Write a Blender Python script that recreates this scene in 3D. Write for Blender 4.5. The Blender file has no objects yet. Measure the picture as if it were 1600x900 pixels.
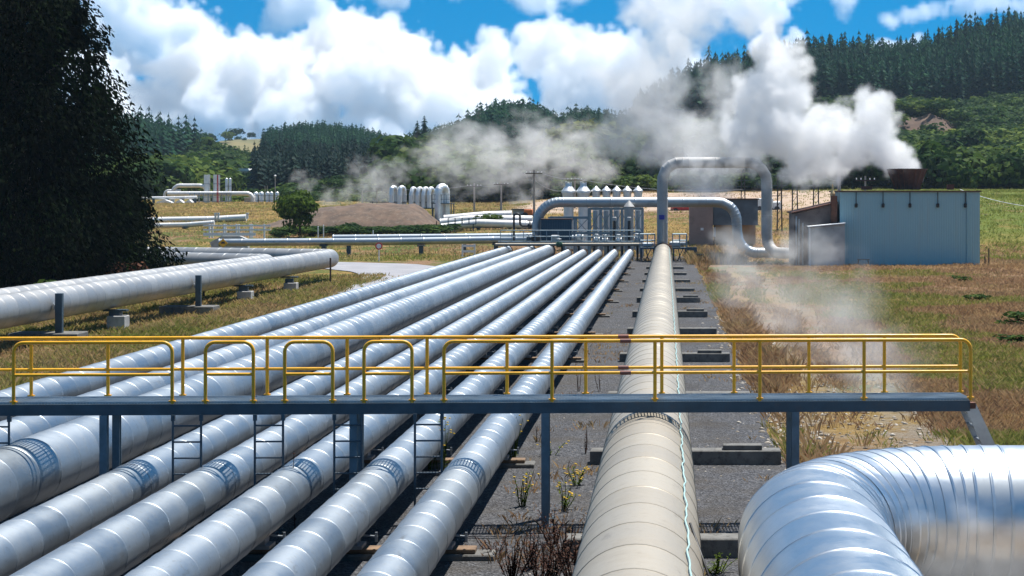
import bpy, math, random
import numpy as np
from mathutils import Vector, Matrix
R = math.radians
rnd = random.Random(7)
rng = np.random.default_rng(11)
scene = bpy.context.scene
COL = scene.collection
HC = 5.45          # camera height above the gravel, metres
FPX = 2800.0       # focal length in photo pixels (1600 wide)

def at(px, py, Y):
    """a point of the photo carried out to the distance Y"""
    return Vector(((px - 1042) * Y / FPX, Y, HC - (py - 304) * Y / FPX))
def ax(px, Y): return (px - 1042) * Y / FPX
def az(py, Y): return HC - (py - 304) * Y / FPX

# ------------------------------------------------------------------ objects
def tag(o, label=None, cat=None, group=None, kind=None):
    if label: o['label'] = label
    if cat: o['category'] = cat
    if group: o['group'] = group
    if kind: o['kind'] = kind
    return o
def thing(name, label, cat, loc=(0, 0, 0), rz=0.0, group=None):
    o = bpy.data.objects.new(name, None); COL.objects.link(o)
    o.empty_display_size = 0.3
    o.location = loc; o.rotation_euler = (0, 0, rz)
    return tag(o, label, cat, group)
def copy_tree(o, parent=None):
    c = o.copy(); COL.objects.link(c)
    if parent is not None: c.parent = parent
    for ch in list(o.children): copy_tree(ch, c)
    return c
class MB:
    def __init__(s): s.v = []; s.f = []; s.at = []
    def add(s, vs, fs, a=None):
        n = len(s.v); s.v += [tuple(p) for p in vs]
        s.f += [tuple(i + n for i in f) for f in fs]
        s.at += (a if a is not None else [0.5] * len(fs))
        return s
    def box(s, c, d, rot=None, bev=0.0):
        x, y, z = d[0] / 2, d[1] / 2, d[2] / 2
        if bev > 0:
            b = min(bev, x * .9, y * .9, z * .9)
            vs = []; 
            for sz in (-1, 1):
                for (k, zz) in ((b, z), (0, z - b)):
                    for sx, sy in ((-1, -1), (1, -1), (1, 1), (-1, 1)):
                        vs.append(Vector((sx * (x - k), sy * (y - k), sz * zz)))
            o = [0, 4, 12, 8]  # bottom inner, bottom outer, top outer, top inner
            fs = [(3, 2, 1, 0), (8, 9, 10, 11)]
            for i in range(4):
                j = (i + 1) % 4
                fs += [(o[0] + i, o[0] + j, o[1] + j, o[1] + i), (o[1] + i, o[1] + j, o[2] + j, o[2] + i), (o[2] + i, o[2] + j, o[3] + j, o[3] + i)]
        else:
            vs = [Vector((sx * x, sy * y, sz * z)) for sz in (-1, 1) for sx, sy in ((-1, -1), (1, -1), (1, 1), (-1, 1))]
            fs = [(3, 2, 1, 0), (4, 5, 6, 7), (0, 1, 5, 4), (1, 2, 6, 5), (2, 3, 7, 6), (3, 0, 4, 7)]
        if rot is not None: vs = [rot @ p for p in vs]
        return s.add([p + Vector(c) for p in vs], fs)
    def bar(s, a, b, w, h=None):
        a, b = Vector(a), Vector(b); d = b - a
        q = d.to_track_quat('X', 'Z').to_matrix()
        return s.box((a + b) / 2, (d.length, w, h or w), q)
    def tube(s, pts, r, n=10, caps=True):
        pts = [Vector(p) for p in pts]
        rs = r if isinstance(r, (list, tuple)) else [r] * len(pts)
        fr = frames(pts); base = len(s.v); vs = []; fs = []
        for p, (t, u, w), rr in zip(pts, fr, rs):
            for k in range(n):
                a = 2 * math.pi * k / n
                vs.append(p + (u * math.cos(a) + w * math.sin(a)) * rr)
        for i in range(len(pts) - 1):
            for k in range(n):
                k2 = (k + 1) % n
                fs.append((i * n + k, i * n + k2, (i + 1) * n + k2, (i + 1) * n + k))
        if caps:
            fs.append(tuple(range(n - 1, -1, -1))); m = (len(pts) - 1) * n
            fs.append(tuple(m + k for k in range(n)))
        return s.add(vs, fs)
    def lathe(s, prof, c=(0, 0, 0), n=24, M=None, caps=True):
        vs = []; fs = []
        for (r, z) in prof:
            for k in range(n):
                a = 2 * math.pi * k / n
                p = Vector((r * math.cos(a), r * math.sin(a), z))
                if M is not None: p = M @ p
                vs.append(p + Vector(c))
        for i in range(len(prof) - 1):
            for k in range(n):
                k2 = (k + 1) % n
                fs.append((i * n + k, i * n + k2, (i + 1) * n + k2, (i + 1) * n + k))
        if caps:
            fs.append(tuple(range(n - 1, -1, -1))); m = (len(prof) - 1) * n
            fs.append(tuple(m + k for k in range(n)))
        return s.add(vs, fs)
    def prism(s, poly, y0, y1):
        """polygon in x,z pushed from y0 to y1"""
        n = len(poly)
        vs = [(x, y0, z) for x, z in poly] + [(x, y1, z) for x, z in poly]
        fs = [tuple(range(n)), tuple(range(2 * n - 1, n - 1, -1))]
        fs += [((i + 1) % n, i, n + i, n + (i + 1) % n) for i in range(n)]
        return s.add(vs, fs)
    def build(s, name, m, parent=None, smooth=False, attr=None, angle=None):
        me = bpy.data.meshes.new(name); me.from_pydata(s.v, [], s.f)
        if attr:
            a = me.attributes.new(attr, 'FLOAT', 'FACE'); a.data.foreach_set('value', np.array(s.at, dtype=np.float32))
        if smooth: me.polygons.foreach_set('use_smooth', np.ones(len(me.polygons), dtype=bool))
        me.materials.append(m); me.update()
        if smooth and angle: me.set_sharp_from_angle(angle=R(angle))
        o = bpy.data.objects.new(name, me); COL.objects.link(o)
        if parent is not None: o.parent = parent
        return o
def frames(pts):
    out = []; u = None
    for i, p in enumerate(pts):
        if i == 0: t = pts[1] - pts[0]
        elif i == len(pts) - 1: t = pts[-1] - pts[-2]
        else: t = (pts[i + 1] - p).normalized() + (p - pts[i - 1]).normalized()
        t = t.normalized()
        if u is None:
            ref = Vector((0, 0, 1)) if abs(t.z) < .9 else Vector((1, 0, 0))
            u = (ref - t * ref.dot(t)).normalized()
        else: u = (u - t * u.dot(t)).normalized()
        out.append((t, u, t.cross(u)))
    return out
def arrays_mesh(name, V, F, m, tint=None, smooth=False, parent=None):
    me = bpy.data.meshes.new(name)
    k = F.shape[1]
    me.vertices.add(len(V)); me.vertices.foreach_set('co', V.astype(np.float32).ravel())
    me.loops.add(F.size); me.loops.foreach_set('vertex_index', F.astype(np.int32).ravel())
    me.polygons.add(len(F)); me.polygons.foreach_set('loop_start', np.arange(0, F.size, k, dtype=np.int32))
    me.update(calc_edges=True)
    if smooth: me.polygons.foreach_set('use_smooth', np.ones(len(F), dtype=bool))
    if tint is not None:
        a = me.attributes.new('tint', 'FLOAT', 'FACE'); a.data.foreach_set('value', tint.astype(np.float32))
    me.materials.append(m); me.validate(); me.update()
    o = bpy.data.objects.new(name, me); COL.objects.link(o)
    if parent is not None: o.parent = parent
    return o

# ------------------------------------------------------------------ materials
class NT:
    def __init__(s, tree): s.t = tree; s.n = tree.nodes; s.l = tree.links
    def new(s, typ, **kw):
        n = s.n.new(typ)
        for k, v in kw.items():
            if k.startswith('i_'): n.inputs[k[2:].replace('_', ' ')].default_value = v
            else: setattr(n, k, v)
        return n
    def put(s, sock, v):
        if isinstance(v, bpy.types.NodeSocket): s.l.new(v, sock)
        else: sock.default_value = v
    def math(s, op, a, b=None, c=None, clamp=False):
        n = s.n.new('ShaderNodeMath'); n.operation = op; n.use_clamp = clamp
        s.put(n.inputs[0], a)
        if b is not None: s.put(n.inputs[1], b)
        if c is not None: s.put(n.inputs[2], c)
        return n.outputs[0]
    def vmath(s, op, a, b=None, out=0):
        n = s.n.new('ShaderNodeVectorMath'); n.operation = op
        s.put(n.inputs[0], a)
        if b is not None:
            if op == 'SCALE': s.put(n.inputs['Scale'], b)
            else: s.put(n.inputs[1], b)
        return n.outputs[out]
    def noise(s, vec, scale, detail=4, rough=.55, dist=0.0, out='Fac', lac=2.0):
        n = s.n.new('ShaderNodeTexNoise'); n.inputs['Scale'].default_value = scale
        n.inputs['Detail'].default_value = detail; n.inputs['Roughness'].default_value = rough
        n.inputs['Distortion'].default_value = dist; n.inputs['Lacunarity'].default_value = lac
        if vec is not None: s.l.new(vec, n.inputs['Vector'])
        return n.outputs[out]
    def voro(s, vec, scale, feature='F1', out='Distance', smooth=None):
        n = s.n.new('ShaderNodeTexVoronoi'); n.feature = feature; n.inputs['Scale'].default_value = scale
        if smooth is not None and 'Smoothness' in n.inputs: n.inputs['Smoothness'].default_value = smooth
        if vec is not None: s.l.new(vec, n.inputs['Vector'])
        return n.outputs[out]
    def ramp(s, fac, stops, interp='LINEAR'):
        n = s.n.new('ShaderNodeValToRGB'); cr = n.color_ramp; cr.interpolation = interp
        while len(cr.elements) < len(stops): cr.elements.new(.5)
        for e, (p, c) in zip(cr.elements, stops):
            e.position = p; e.color = (*c, 1) if len(c) == 3 else c
        s.l.new(fac, n.inputs[0]); return n.outputs[0]
    def mapr(s, v, a, b, c=0.0, d=1.0, smooth=True):
        n = s.n.new('ShaderNodeMapRange'); n.interpolation_type = 'SMOOTHSTEP' if smooth else 'LINEAR'
        s.put(n.inputs[0], v)
        for i, x in enumerate((a, b, c, d)): n.inputs[i + 1].default_value = x
        return n.outputs[0]
    def mix(s, fac, a, b, mode='MIX'):
        n = s.n.new('ShaderNodeMix'); n.data_type = 'RGBA'; n.blend_type = mode
        s.put(n.inputs[0], fac)
        for sock, v in ((n.inputs[6], a), (n.inputs[7], b)):
            if isinstance(v, bpy.types.NodeSocket): s.l.new(v, sock)
            else: sock.default_value = (*v, 1) if len(v) == 3 else v
        return n.outputs[2]
    def attr(s, name, out='Fac'):
        n = s.n.new('ShaderNodeAttribute'); n.attribute_name = name; return n.outputs[out]
    def coord(s, which='Object'): return s.n.new('ShaderNodeTexCoord').outputs[which]
    def pos(s): return s.n.new('ShaderNodeNewGeometry').outputs['Position']
    def xyz(s, v):
        n = s.n.new('ShaderNodeSeparateXYZ'); s.l.new(v, n.inputs[0]); return n.outputs
    def bump(s, h, strength=.3, dist=.02, normal=None):
        n = s.n.new('ShaderNodeBump'); n.inputs['Strength'].default_value = strength; n.inputs['Distance'].default_value = dist
        s.l.new(h, n.inputs['Height'])
        if normal is not None: s.l.new(normal, n.inputs['Normal'])
        return n.outputs[0]
def new_mat(name):
    m = bpy.data.materials.new(name); m.use_nodes = True
    nt = NT(m.node_tree)
    bs = m.node_tree.nodes['Principled BSDF']
    return m, nt, bs
def sock(nt, bs, k, v):
    nt.put(bs.inputs[k], (*v, 1) if isinstance(v, tuple) and len(v) == 3 else v)
def simple(name, c, rough=.5, metal=0.0, var=.18, scale=3.0, bump=.0, bscale=30, stain=None, stain_amt=.5):
    """painted / raw surface with blotchy variation and optional stains"""
    m, nt, bs = new_mat(name)
    p = nt.coord('Object')
    f = nt.noise(p, scale, 6, .62)
    lo = tuple(x * (1 - var) for x in c); hi = tuple(min(1, x * (1 + var)) for x in c)
    col = nt.ramp(f, [(.3, lo), (.7, hi)])
    if stain is not None:
        s2 = nt.mapr(nt.noise(p, scale * 2.3, 8, .7), .5, .68, 0, stain_amt)
        col = nt.mix(s2, col, stain)
    sock(nt, bs, 'Base Color', col); sock(nt, bs, 'Metallic', metal)
    sock(nt, bs, 'Roughness', nt.mapr(f, .25, .75, max(.04, rough - .1), min(1, rough + .12)))
    if bump > 0: sock(nt, bs, 'Normal', nt.bump(nt.noise(p, bscale, 5, .6), bump, .02))
    return m
def metal_sheet(name, c0, c1, rough=.34, metal=1.0, grime=.25, wav=.12, dirt=(.2, .19, .17), fb=.03):
    """sheet cladding: every sheet (face attribute «sheet») has its own shine and tone"""
    m, nt, bs = new_mat(name)
    p = nt.coord('Object'); sh = nt.attr('sheet')
    n1 = nt.noise(p, 1.3, 5, .6); n2 = nt.noise(p, 9, 5, .65)
    col = nt.mix(sh, c0, c1)
    col = nt.mix(nt.mapr(n1, .42, .72, 0, .45), col, tuple(x * .74 for x in c0))
    sm_ = nt.noise(nt.vmath('MULTIPLY', p, (1.0, .35, 1.0)), 3.1, 6, .7)
    col = nt.mix(nt.math('MULTIPLY', nt.mapr(sm_, .60, .74), grime * 1.3), col, dirt)
    col = nt.mix(nt.math('MULTIPLY', nt.mapr(n2, .52, .8), grime), col, dirt)
    nz = nt.xyz(nt.n.new('ShaderNodeNewGeometry').outputs['Normal'])[2]
    sock(nt, bs, 'Base Color', col); sock(nt, bs, 'Metallic', metal)
    r = nt.math('ADD', nt.math('MULTIPLY_ADD', sh, .07, rough - .035), nt.math('MULTIPLY_ADD', n2, .12, -.06))
    sock(nt, bs, 'Roughness', nt.math('ADD', r, nt.math('MULTIPLY', nt.mapr(n1, .4, .7), .1), clamp=True))
    b = nt.bump(nt.noise(p, 2.2, 3, .5), wav, .06)
    b = nt.bump(nt.noise(p, 5.5, 2, .5), wav * .7, .02, b)
    b = nt.bump(n2, fb, .01, b) if fb else b
    sock(nt, bs, 'Normal', b)
    return m
def foliage(name, stops, trans=.3, rough=.6, noise_scale=.25):
    m, nt, bs = new_mat(name)
    t = nt.attr('tint')
    f = nt.math('ADD', nt.math('MULTIPLY', t, .7), nt.math('MULTIPLY', nt.noise(nt.pos(), noise_scale, 3), .3))
    col = nt.ramp(f, stops)
    sock(nt, bs, 'Base Color', col); sock(nt, bs, 'Roughness', rough); bs.inputs['Specular IOR Level'].default_value = .04
    tr = nt.new('ShaderNodeBsdfTranslucent'); nt.l.new(col, tr.inputs[0])
    mx = nt.new('ShaderNodeMixShader'); mx.inputs[0].default_value = trans
    nt.l.new(bs.outputs[0], mx.inputs[1]); nt.l.new(tr.outputs[0], mx.inputs[2])
    nt.l.new(mx.outputs[0], m.node_tree.nodes['Material Output'].inputs[0])
    return m

M = {}
M['alu'] = metal_sheet('aluminium_sheet', (.355, .395, .43), (.42, .455, .485), .46, 1.0, .5, .06)
M['alu_big'] = metal_sheet('old_aluminium_sheet', (.37, .37, .37), (.42, .42, .415), .48, .7, .35, .05)
M['alu_shiny'] = metal_sheet('bright_aluminium_sheet', (.57, .605, .635), (.63, .66, .685), .34, 1.0, .12, .03, fb=.004)
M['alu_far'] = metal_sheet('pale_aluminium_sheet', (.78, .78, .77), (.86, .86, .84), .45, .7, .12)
M['beige'] = metal_sheet('dull_beige_cladding', (.375, .33, .265), (.41, .365, .295), .5, .35, .35, .06, (.18, .145, .11))
M['grey_pipe'] = metal_sheet('weathered_grey_cladding', (.40, .395, .385), (.46, .45, .435), .6, .15, .6, .08, (.22, .13, .085))
M['collar'] = simple('collar_metal', (.56, .58, .6), .42, .9, .2, 6)
M['dark_gap'] = simple('collar_shadow_gap', (.20, .21, .22), .6, .5)
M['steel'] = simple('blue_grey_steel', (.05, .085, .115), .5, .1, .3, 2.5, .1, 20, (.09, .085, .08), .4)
M['steel_leg'] = simple('blue_grey_leg_paint', (.13, .19, .235), .5, .1, .3, 3.5)
M['steel_pale'] = simple('pale_blue_steel', (.24, .31, .35), .5, .3, .25, 2.0)
M['grating'] = simple('galvanised_grating', (.40, .47, .52), .5, .1, .2, 2.0)
M['galv'] = simple('galvanised_steel', (.34, .37, .40), .45, .7, .25, 3)
M['yellow'] = simple('yellow_paint', (.88, .44, .015), .4, 0, .12, 4, .05, 30, (.6, .24, .02), .4)
M['rust'] = simple('rusty_steel', (.16, .07, .045), .8, .2, .4, 3, .3, 20)
M['rust_red'] = simple('red_brown_paint', (.2, .07, .05), .6, 0, .3, 4)
M['brown_dark'] = simple('dark_stained_steel', (.105, .06, .045), .8, .1, .45, 1.4, .2, 14, (.2, .11, .07), .5)
M['concrete'] = simple('weathered_concrete', (.15, .145, .135), .9, 0, .35, 2.4, .5, 18, (.05, .047, .04), .8)
M['concrete_pale'] = simple('pale_concrete', (.42, .41, .4), .9, 0, .22, 2, .3, 16, (.25, .23, .2), .5)
M['timber'] = simple('old_timber', (.2, .13, .08), .85, 0, .4, 5, .5, 25)
M['white'] = simple('white_paint', (.74, .75, .76), .5, 0, .08, 3, 0, 30, (.5, .48, .44), .3)
M['black'] = simple('black_rubber', (.018, .018, .02), .5, 0, .3, 5)
M['cable'] = simple('pale_green_cable', (.36, .52, .5), .5, 0, .15, 8)
M['blue_pl'] = simple('blue_plastic', (.02, .03, .32), .4, 0, .1, 5)
M['green_pl'] = simple('green_paint', (.02, .1, .05), .5, 0, .2, 5)
M['asphalt'] = simple('pale_asphalt', (.27, .265, .28), .9, 0, .16, .35, .3, 12, (.36, .34, .32), .5)
M['bark'] = simple('dark_bark', (.06, .045, .035), .95, 0, .35, 3, .7, 14)
M['wood_pole'] = simple('grey_wood_pole', (.33, .3, .28), .9, 0, .25, 1.2)
M['orange'] = simple('orange_paint', (.65, .16, .03), .5, 0, .1, 3)
M['red'] = simple('red_paint', (.5, .03, .03), .45, 0, .1, 3)
M['glass'] = simple('dark_glass', (.02, .025, .03), .1, 0, .1, 3)
M['sign_yellow'] = simple('sign_yellow', (.72, .36, .01), .5, 0, .08, 6)
M['white_pipe'] = metal_sheet('white_weathered_cladding', (.72, .70, .67), (.8, .78, .75), .5, .3, .18, .08)
M['earth'] = simple('bare_brown_earth', (.115, .075, .052), .95, 0, .5, .9, 1.0, 3, (.20, .155, .115), .7)
STEAM=1; HAZE=0.00008; EXPO=0.58; CLOUDS=1; CSEED=3; VB=10
# ------------------------------------------------------------------ terrain
PY = [-60, 165, 178, 200, 215, 240, 300, 360, 450, 700, 3000]
PL = [.17, -.47, -.40, .70, 1.4, 2.5, 3.55, 4.3, 5.0, 7.0, 9.0]
PC = [.17, -.47, -.30, .9, 1.7, 3.0, 5.6, 6.6, 7.0, 9.0, 10.0]
PR = [.17, -.45, .60, 2.7, 3.8, 5.0, 6.0, 6.8, 7.5, 9.0, 10.0]
def vnoise(x, y, s, seed=0):
    x = np.asarray(x, float) / s; y = np.asarray(y, float) / s
    xi = np.floor(x).astype(int); yi = np.floor(y).astype(int); fx = x - xi; fy = y - yi
    fx = fx * fx * (3 - 2 * fx); fy = fy * fy * (3 - 2 * fy)
    def h(a, b):
        n = (a * 374761393 + b * 668265263 + seed * 982451653) & 0x7fffffff
        n = ((n ^ (n >> 13)) * 1274126177) & 0x7fffffff
        return ((n ^ (n >> 16)) & 0xffff) / 65535.0
    return (h(xi, yi) * (1 - fx) + h(xi + 1, yi) * fx) * (1 - fy) + (h(xi, yi + 1) * (1 - fx) + h(xi + 1, yi + 1) * fx) * fy
def fbm(x, y, s, seed=0, o=4):
    t = 0; a = .5; n = 0
    for i in range(o):
        t = t + a * vnoise(x, y, s / 2 ** i, seed + i); n += a; a *= .5
    return t / n
def G(x, y):
    x = np.asarray(x, float); y = np.asarray(y, float)
    l, c, r = np.interp(y, PY, PL), np.interp(y, PY, PC), np.interp(y, PY, PR)
    wl = np.clip((x + 5) / -25, 0, 1); wr = np.clip((x - 14) / 24, 0, 1)
    z = c * (1 - wl - wr) + l * wl + r * wr
    rel = np.clip(np.maximum((x - 7.5) / 8, (-17.5 - x) / 6), 0, 1) + np.clip((y - 172) / 20, 0, 1)
    rel = np.clip(rel, 0, 1) * np.clip(1 - np.exp(-((x - 20) ** 2 / 120 + (y - 152) ** 2 / 90)), 0.05, 1)
    z = z + rel * ((fbm(x, y, 9, 3, 3) - .5) * .35 + (fbm(x, y, 45, 9, 2) - .5) * .5)
    # low grass bank along the left edge of the gravel
    z = z + .25 * np.exp(-((x + 19.5) / 1.6) ** 2) * np.clip((y - 20) / 20, 0, 1) * np.clip((122 - y) / 12, 0, 1)
    return z
def g(x, y): return float(G(x, y))

def grid_mesh(name, xs, ys, zf, m, parent=None, smooth=True):
    X, Y = np.meshgrid(xs, ys); Z = zf(X, Y)
    V = np.stack([X, Y, Z], -1).reshape(-1, 3)
    nx, ny = len(xs), len(ys)
    i = np.arange(nx - 1)[None, :] + (np.arange(ny - 1) * nx)[:, None]; i = i.ravel()
    F = np.stack([i, i + 1, i + nx + 1, i + nx], -1)
    return arrays_mesh(name, V, F, m, smooth=smooth, parent=parent)

# ground material: dry brown grass, green patches, worn pale wheel track, bare pink bank far off
m, nt, bs = new_mat('meadow_ground')
p = nt.pos(); x, y, z = nt.xyz(p)
nL = nt.noise(p, .055, 5, .6); nM = nt.noise(p, .35, 6, .65); nS = nt.noise(p, 3.0, 6, .7); nF = nt.noise(p, 14.0, 4, .7)
dry = nt.ramp(nS, [(.25, (.12, .07, .042)), (.5, (.23, .135, .078)), (.75, (.33, .22, .12))])
ochre = nt.ramp(nS, [(.25, (.13, .085, .03)), (.5, (.26, .17, .052)), (.78, (.37, .25, .085))])
green = nt.ramp(nS, [(.25, (.035, .05, .012)), (.55, (.09, .115, .022)), (.8, (.15, .18, .04))])
col = nt.mix(nt.mapr(nt.noise(p, .03, 3), .45, .6), dry, ochre)
gmask = nt.mapr(nt.math('ADD', nM, nt.math('MULTIPLY_ADD', nL, .9, -.45)), .54, .66)
col = nt.mix(gmask, col, green)
# left bank is greener
lb = nt.math('MULTIPLY', nt.mapr(x, -16, -18), nt.mapr(nM, .42, .56, 0, .8))
col = nt.mix(lb, col, green)
# far right slope is green
fr = nt.math('MULTIPLY', nt.math('MULTIPLY', nt.mapr(x, 20, 32), nt.mapr(y, 160, 195)), nt.mapr(nM, .32, .5, .35, 1))
col = nt.mix(fr, col, nt.ramp(nS, [(.25, (.06, .085, .012)), (.6, (.13, .16, .028)), (.8, (.2, .2, .05))]))
# ochre bank of the far left field
fl = nt.math('MULTIPLY', nt.mapr(x, -20, -40), nt.math('MULTIPLY', nt.mapr(y, 222, 235), nt.mapr(y, 420, 380)))
col = nt.mix(fl, col, nt.mix(nt.mapr(nM, .5, .62), ochre, green))
# worn track
wx = nt.math('ADD', x, nt.math('MULTIPLY_ADD', nt.noise(p, .06, 2), 3.0, -1.5))
def band(c, h, soft): return nt.mapr(nt.math('ABSOLUTE', nt.math('SUBTRACT', wx, c)), h + soft, h)
ruts = nt.math('MAXIMUM', band(4.6, .25, .7), band(6.6, .25, .7))
ruts = nt.math('MAXIMUM', ruts, nt.math('MULTIPLY', band(5.2, 1.6, 1.6), nt.mapr(y, 56, 42)))
ruts = nt.math('MAXIMUM', ruts, nt.math('MULTIPLY', band(6.0, 1.8, 1.6), nt.mapr(y, 128, 142)))
trk = nt.math('MULTIPLY', nt.math('MULTIPLY', ruts, nt.mapr(y, 175, 165)), nt.mapr(nt.math('ADD', nM, nt.math('MULTIPLY_ADD', nS, .5, -.25)), .36, .56))
pale = nt.ramp(nF, [(.3, (.12, .105, .085)), (.55, (.23, .205, .175)), (.75, (.36, .335, .295))])
col = nt.mix(nt.math('MULTIPLY', trk, nt.mapr(y, 45, 75, .75, .42)), col, pale)
# bare pinkish fill beyond the plant
bank = nt.math('MULTIPLY', nt.mapr(y, 238, 250), nt.mapr(y, 325, 310))
bank = nt.math('MULTIPLY', bank, nt.math('MULTIPLY', nt.mapr(x, -26, -20), nt.mapr(x, 36, 30)))
bank = nt.math('MULTIPLY', bank, nt.mapr(nM, .3, .45))
col = nt.mix(bank, col, nt.ramp(nS, [(.3, (.36, .25, .17)), (.6, (.5, .38, .29)), (.8, (.58, .47, .38))]))
sock(nt, bs, 'Base Color', col); sock(nt, bs, 'Roughness', .95); bs.inputs['Specular IOR Level'].default_value = .15
sock(nt, bs, 'Normal', nt.bump(nt.math('ADD', nS, nt.math('MULTIPLY', nF, .5)), .9, .15))
M['ground'] = m
m, nt, bs = new_mat('dark_gravel')
p = nt.pos()
v = nt.voro(p, 26, out='Color'); n1 = nt.noise(p, .5, 6, .65); n2 = nt.noise(p, 60, 3, .7); n3 = nt.noise(p, 5, 5, .7)
vx = nt.xyz(v)[0]
col = nt.ramp(nt.math('ADD', nt.math('MULTIPLY', vx, .6), nt.math('MULTIPLY', n2, .4)), [(.15, (.03, .031, .035)), (.5, (.078, .079, .086)), (.9, (.19, .19, .2))])
col = nt.mix(nt.mapr(n1, .46, .66, 0, .65), col, nt.ramp(n2, [(.3, (.045, .04, .035)), (.7, (.12, .105, .09))]))
col = nt.mix(nt.mapr(nt.noise(p, 1.2, 6, .75), .6, .72, 0, .5), col, (.05, .055, .035))
col = nt.mix(nt.mapr(nt.noise(nt.vmath('MULTIPLY', p, (1, .3, 1)), .9, 5, .7), .5, .7, 0, .5), col, (.045, .04, .038))
sock(nt, bs, 'Base Color', col); sock(nt, bs, 'Roughness', .93); bs.inputs['Specular IOR Level'].default_value = .25
h = nt.math('ADD', nt.voro(p, 26), nt.math('MULTIPLY', n3, 1.2))
sock(nt, bs, 'Normal', nt.bump(h, .9, .05)); M['gravel'] = m

xs = np.unique(np.concatenate([np.linspace(-1500, -120, 20), np.linspace(-120, -24, 70), np.linspace(-24, 9, 23), np.linspace(9, 70, 66), np.linspace(70, 1500, 24)]))
ys = np.unique(np.concatenate([np.linspace(-60, 10, 6), np.linspace(10, 180, 110), np.linspace(180, 420, 90), np.linspace(420, 3000, 26)]))
gr = grid_mesh('ground', xs, ys, G, M['ground']); tag(gr, kind='structure')

def strip(name, rows, m, lift, nx=6):
    """rows: (y, x left, x right) ; a ragged sheet lying a few mm above the ground"""
    V = []; 
    for (yy, a, b) in rows:
        for k in range(nx):
            xx = a + (b - a) * k / (nx - 1); V.append((xx, yy, g(xx, yy) + lift))
    V = np.array(V); i = np.arange(nx - 1)[None, :] + (np.arange(len(rows) - 1) * nx)[:, None]; i = i.ravel()
    F = np.stack([i, i + 1, i + nx + 1, i + nx], -1)
    o = arrays_mesh(name, V, F, m); return tag(o, kind='structure')
rows = []
for yy in np.concatenate([np.arange(4, 60, .35), np.arange(60, 170, .8)]):
    r = 2.55 + (fbm(yy, 3.3, 6, 21, 4) - .5) * 1.1 + max(0, (38 - yy)) * .05 - max(0, (yy - 120)) * .006
    l = -16.1 + (fbm(yy, 8.8, 7, 5, 3) - .5) * .8
    rows.append((yy, l, r))
strip('gravel_bed', rows, M['gravel'], .012, 8)
# road that comes in along the pipes and swings away to the left behind the elbow
def smooth_path(pts, n=12):
    out = []
    P = [np.array(q, float) for q in pts]; P = [2 * P[0] - P[1]] + P + [2 * P[-1] - P[-2]]
    for i in range(1, len(P) - 2):
        for k in range(n):
            t = k / n; a, b, c, d = P[i - 1], P[i], P[i + 1], P[i + 2]
            out.append(.5 * ((2 * b) + (-a + c) * t + (2 * a - 5 * b + 4 * c - d) * t * t + (-a + 3 * b - 3 * c + d) * t ** 3))
    out.append(P[-2]); return out
cen = smooth_path([(-16.9, 62, .35), (-17.2, 90, .9), (-18.1, 118, 2.0), (-21.5, 140, 4.2), (-30, 150, 6.5), (-45, 153.5, 6.0), (-95, 156, 6.0)])
V = []; nx = 6
for i, c in enumerate(cen):
    d = cen[min(i + 1, len(cen) - 1)] - cen[max(i - 1, 0)]; d = d[:2] / np.linalg.norm(d[:2]); nrm = np.array([d[1], -d[0]])
    for k in range(nx):
        q = c[:2] + nrm * c[2] * (k / (nx - 1) * 2 - 1); V.append((q[0], q[1], g(q[0], q[1]) + .05))
V = np.array(V); i = (np.arange(nx - 1)[None, :] + (np.arange(len(cen) - 1) * nx)[:, None]).ravel()
o = arrays_mesh('road', V, np.stack([i, i + 1, i + nx + 1, i + nx], -1), M['asphalt']); tag(o, kind='structure')

# ------------------------------------------------------------------ pipes
def resample(pts, step):
    pts = [Vector(q) for q in pts]; out = [pts[0]]
    for a, b in zip(pts, pts[1:]):
        n = max(1, int((b - a).length / step))
        for k in range(1, n + 1): out.append(a.lerp(b, k / n))
    return out
def bend(pts, rad, n=14):
    """polyline with rounded corners (rad: number or one per inner corner)"""
    pts = [Vector(q) for q in pts]; out = [pts[0]]
    for i in range(1, len(pts) - 1):
        r = rad[i - 1] if isinstance(rad, (list, tuple)) else rad
        a = (pts[i - 1] - pts[i]).normalized(); b = (pts[i + 1] - pts[i]).normalized()
        ang = a.angle(b); t = r / math.tan(ang / 2)
        p0 = pts[i] + a * t; c = pts[i] + (a + b).normalized() * (r / math.sin(ang / 2))
        ax_ = a.cross(b).normalized(); tot = math.pi - ang
        v0 = p0 - c
        for k in range(n + 1):
            out.append(c + Matrix.Rotation(-tot * k / n, 3, ax_) @ v0)
    out.append(pts[-1]); return out
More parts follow.
